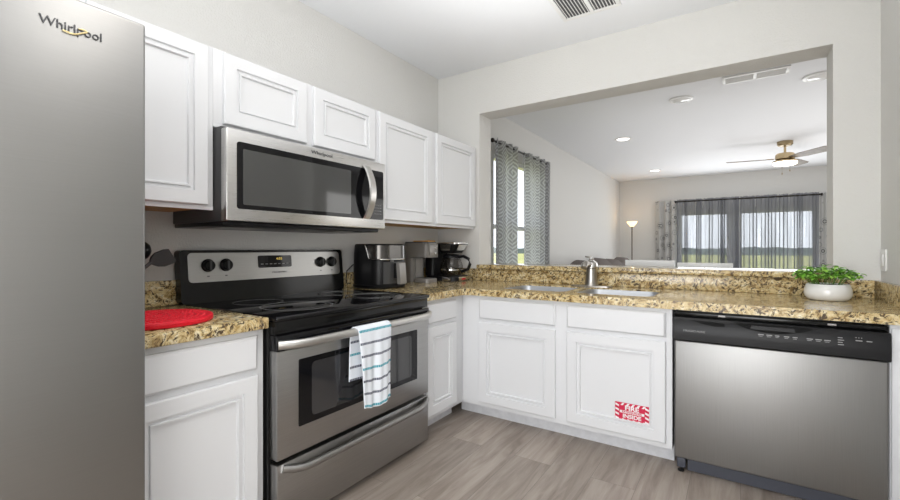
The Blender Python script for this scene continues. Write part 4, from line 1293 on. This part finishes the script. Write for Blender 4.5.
# ------------------------------------------------------------------ sofa
t = thing('sofa', 'taupe brown sofa with lumpy back cushions along the living room wall', 'sofa', (0.6, 4.4, 0))
y0, y1 = 2.45, 6.35
B().box(0.08, 1.05, y0, y1, 0.08, 0.42, 0.03).build('base', M_SOFA, t)
B().box(0.08, 0.32, y0, y1, 0.42, 0.86, 0.05, 3).build('back', M_SOFA, t)
for ya in (y0, y1 - 0.2):
    B().box(0.325, 1.05, ya, ya + 0.2, 0.4205, 0.64, 0.05, 3).build('arm', M_SOFA, t)
n = 4
wd = (y1 - y0 - 0.42) / n
for k in range(n):
    ya = y0 + 0.21 + k * wd
    B().box(0.33, 1.04, ya + 0.005, ya + wd - 0.005, 0.4205, 0.56, 0.04, 3).build('seat_cushion', M_SOFA, t)
    lo = []
    for i in range(9):
        s = i / 8
        yy = ya + 0.01 + (wd - 0.02) * s
        hh = 0.16 * math.sin(PI * min(max(s, 0.04), 0.96)) ** 0.45
        top = 0.84 + hh * (1.0 + 0.12 * math.sin(k * 2.1))
        lo.append([(0.22, yy, 0.60), (0.50 + 0.04 * hh, yy, 0.58), (0.50 + 0.03 * hh, yy, top - 0.05), (0.44, yy, top), (0.28, yy, top + 0.012), (0.21, yy, top - 0.05)])
    for vt in lo:
        pass
    B().loft(lo).build('back_cushion', M_SOFA, t, angle=60)
for x in (0.16, 0.97):
    for y in (y0 + 0.1, y1 - 0.1):
        B().box(x - 0.03, x + 0.03, y - 0.03, y + 0.03, 0, 0.08).build('foot', M_ROD, t, smooth=False)

t.location.x += 0.085

# ------------------------------------------------------------------ white bar stools
def stool(x0, x1, y, ztop, label):
    t = thing('bar_stool', label, 'stool', ((x0 + x1) / 2, y - 0.2, 0), 'white bar stools')
    B().box(x0, x1, y - 0.012, y + 0.018, ztop - 0.054, ztop, 0.005).build('top_rail', M_WHITEPL, t)
    B().box(x0 + 0.02, x1 - 0.02, y - 0.42, y - 0.02, 0.66, 0.70, 0.01).build('seat', M_WHITEPL, t)
    B().box(x0 + 0.02, x1 - 0.02, y - 0.010, y + 0.014, 0.80, 0.84, 0.004).build('lower_rail', M_WHITEPL, t)
    for x in (x0 + 0.03, x1 - 0.03):
        B().box(x - 0.016, x + 0.016, y - 0.010, y + 0.016, 0, ztop - 0.0545).build('rear_leg', M_WHITEPL, t, smooth=False)
        B().box(x - 0.016, x + 0.016, y - 0.415, y - 0.385, 0, 0.6595).build('front_leg', M_WHITEPL, t, smooth=False)
    B().box(x0 + 0.047, x1 - 0.047, y - 0.41, y - 0.39, 0.22, 0.25).build('foot_rail', M_WHITEPL, t, smooth=False)
stool(1.490, 1.900, 0.90, 1.078, 'white bar stool nearer the side window, behind the bar ledge')
stool(1.918, 2.325, 0.90, 1.061, 'white bar stool behind the bar ledge nearer the plant')

# ------------------------------------------------------------------ curtains
def fold_x(s, n, amp, seed):
    return amp * math.sin(2 * PI * n * s + seed) + amp * 0.35 * math.sin(2 * PI * n * 2.3 * s + seed * 2)

def drape_left(y0, y1, label, n, seed):
    def fn(i, j):
        z = 0.03 + (2.42 - 0.03) * j
        yy = y0 + (y1 - y0) * i
        sq_ = 1 - 0.06 * math.sin(PI * j) 
        yc = (y0 + y1) / 2
        yy = yc + (yy - yc) * sq_
        return (0.095 + fold_x(i, n, 0.035, seed), yy, z), (i * (y1 - y0) * 1.5, z)
    o = B().sheet(fn, 80, 30).build('patterned_drape', M_DRAPE, angle=180)
    return tag(o, label, 'curtain', 'diamond patterned drapes at the side window')
drape_left(0.955, 1.56, 'grey diamond patterned drape on the near side of the side window', 3.5, 0.7)
drape_left(1.745, 2.72, 'grey diamond patterned drape on the far side of the side window', 4.5, 2.0)
t = thing('curtain_rod', 'dark curtain rod above the side window', 'curtain rod', (0.095, 1.83, 2.42))
B().tube([(0.095, 0.93, 2.385), (0.095, 2.56, 2.385)], 0.012, 12).build('rod', M_ROD, t)
for y, s in ((0.93, -1), (2.56, 1)):
    B().lathe([(0.010, 0), (0.022, 0.008 * s), (0.026, 0.02 * s), (0.02, 0.034 * s), (0.006, 0.04 * s)], (0.095, y, 2.385), 18, 'Y').build('finial', M_ROD, t)
for y in (0.945, 2.545):
    B().tube([(0.001, y, 2.385), (0.083, y, 2.385)], 0.008, 8).build('bracket', M_ROD, t)

YC = LY - 0.11
def drape_far(x0, x1, label, n, seed):
    def fn(i, j):
        z = 0.03 + (2.25 - 0.03) * j
        return (x0 + (x1 - x0) * i, YC + 0.02 + fold_x(i, n, 0.035, seed), z), (i * (x1 - x0) * 1.4, z)
    o = B().sheet(fn, 70, 24).build('patterned_drape', M_SCROLL, angle=180)
    return tag(o, label, 'curtain', 'white scroll patterned drapes at the far window')
drape_far(0.80, 1.235, 'white drape with dark scrolls at the left end of the far window', 3.0, 1.4)
drape_far(3.675, 4.10, 'white drape with dark scrolls at the right end of the far window', 3.0, 0.5)

random.seed(21)
def sheer(x0, x1, label, n, seed):
    ph = [(random.uniform(0.5, 1.6), random.uniform(0, 6.28), random.uniform(4, 40)) for _ in range(6)]
    def fn(i, j):
        z = 0.05 + (2.258 + 0.006 * math.sin(i * 160) - 0.05) * j
        w = 0
        for a, p_, fq in ph:
            w += a * math.sin(fq * i + p_)
        y = YC - 0.045 + 0.022 * math.sin(2 * PI * n * i + 1.1 * w * 0.6) * (0.6 + 0.4 * (1 - j))
        x = x0 + (x1 - x0) * i + 0.030 * math.sin(4 * PI * n * i + 1.2 * w) * (0.7 + 0.3 * (1 - j))
        return (min(max(x, x0), x1), y, z), (i * (x1 - x0) * 1.8 + seed, z)
    o = B().sheet(fn, 240, 16).build('sheer_curtain', M_SHEER, angle=180)
    return tag(o, label, 'curtain', 'grey sheer curtains at the far window')
sheer(1.245, 2.40, 'grey sheer curtain over the left half of the far window', 9, 0.0)
sheer(2.41, 3.665, 'grey sheer curtain over the right half of the far window', 10, 5.0)
t = thing('curtain_rod', 'dark curtain rod carrying the grey sheers at the far window', 'curtain rod', (2.45, YC - 0.045, 2.215))
B().tube([(1.22, YC - 0.045, 2.215), (3.70, YC - 0.045, 2.215)], 0.016, 12).build('rod', M_ROD, t)
for x in (1.22, 3.70):
    B().lathe([(0.016, 1.0), (0.03, 1.0), (0.03, 1.0)] if False else [(0.012, -0.02), (0.026, -0.012), (0.026, 0.012), (0.012, 0.02)], (x, YC - 0.045, 2.215), 14, 'X').build('finial', M_ROD, t)
    B().tube([(x + (0.012 if x < 2 else -0.012), YC - 0.03, 2.215), (x + (0.012 if x < 2 else -0.012), LY - 0.001, 2.215)], 0.007, 8).build('bracket', M_ROD, t)
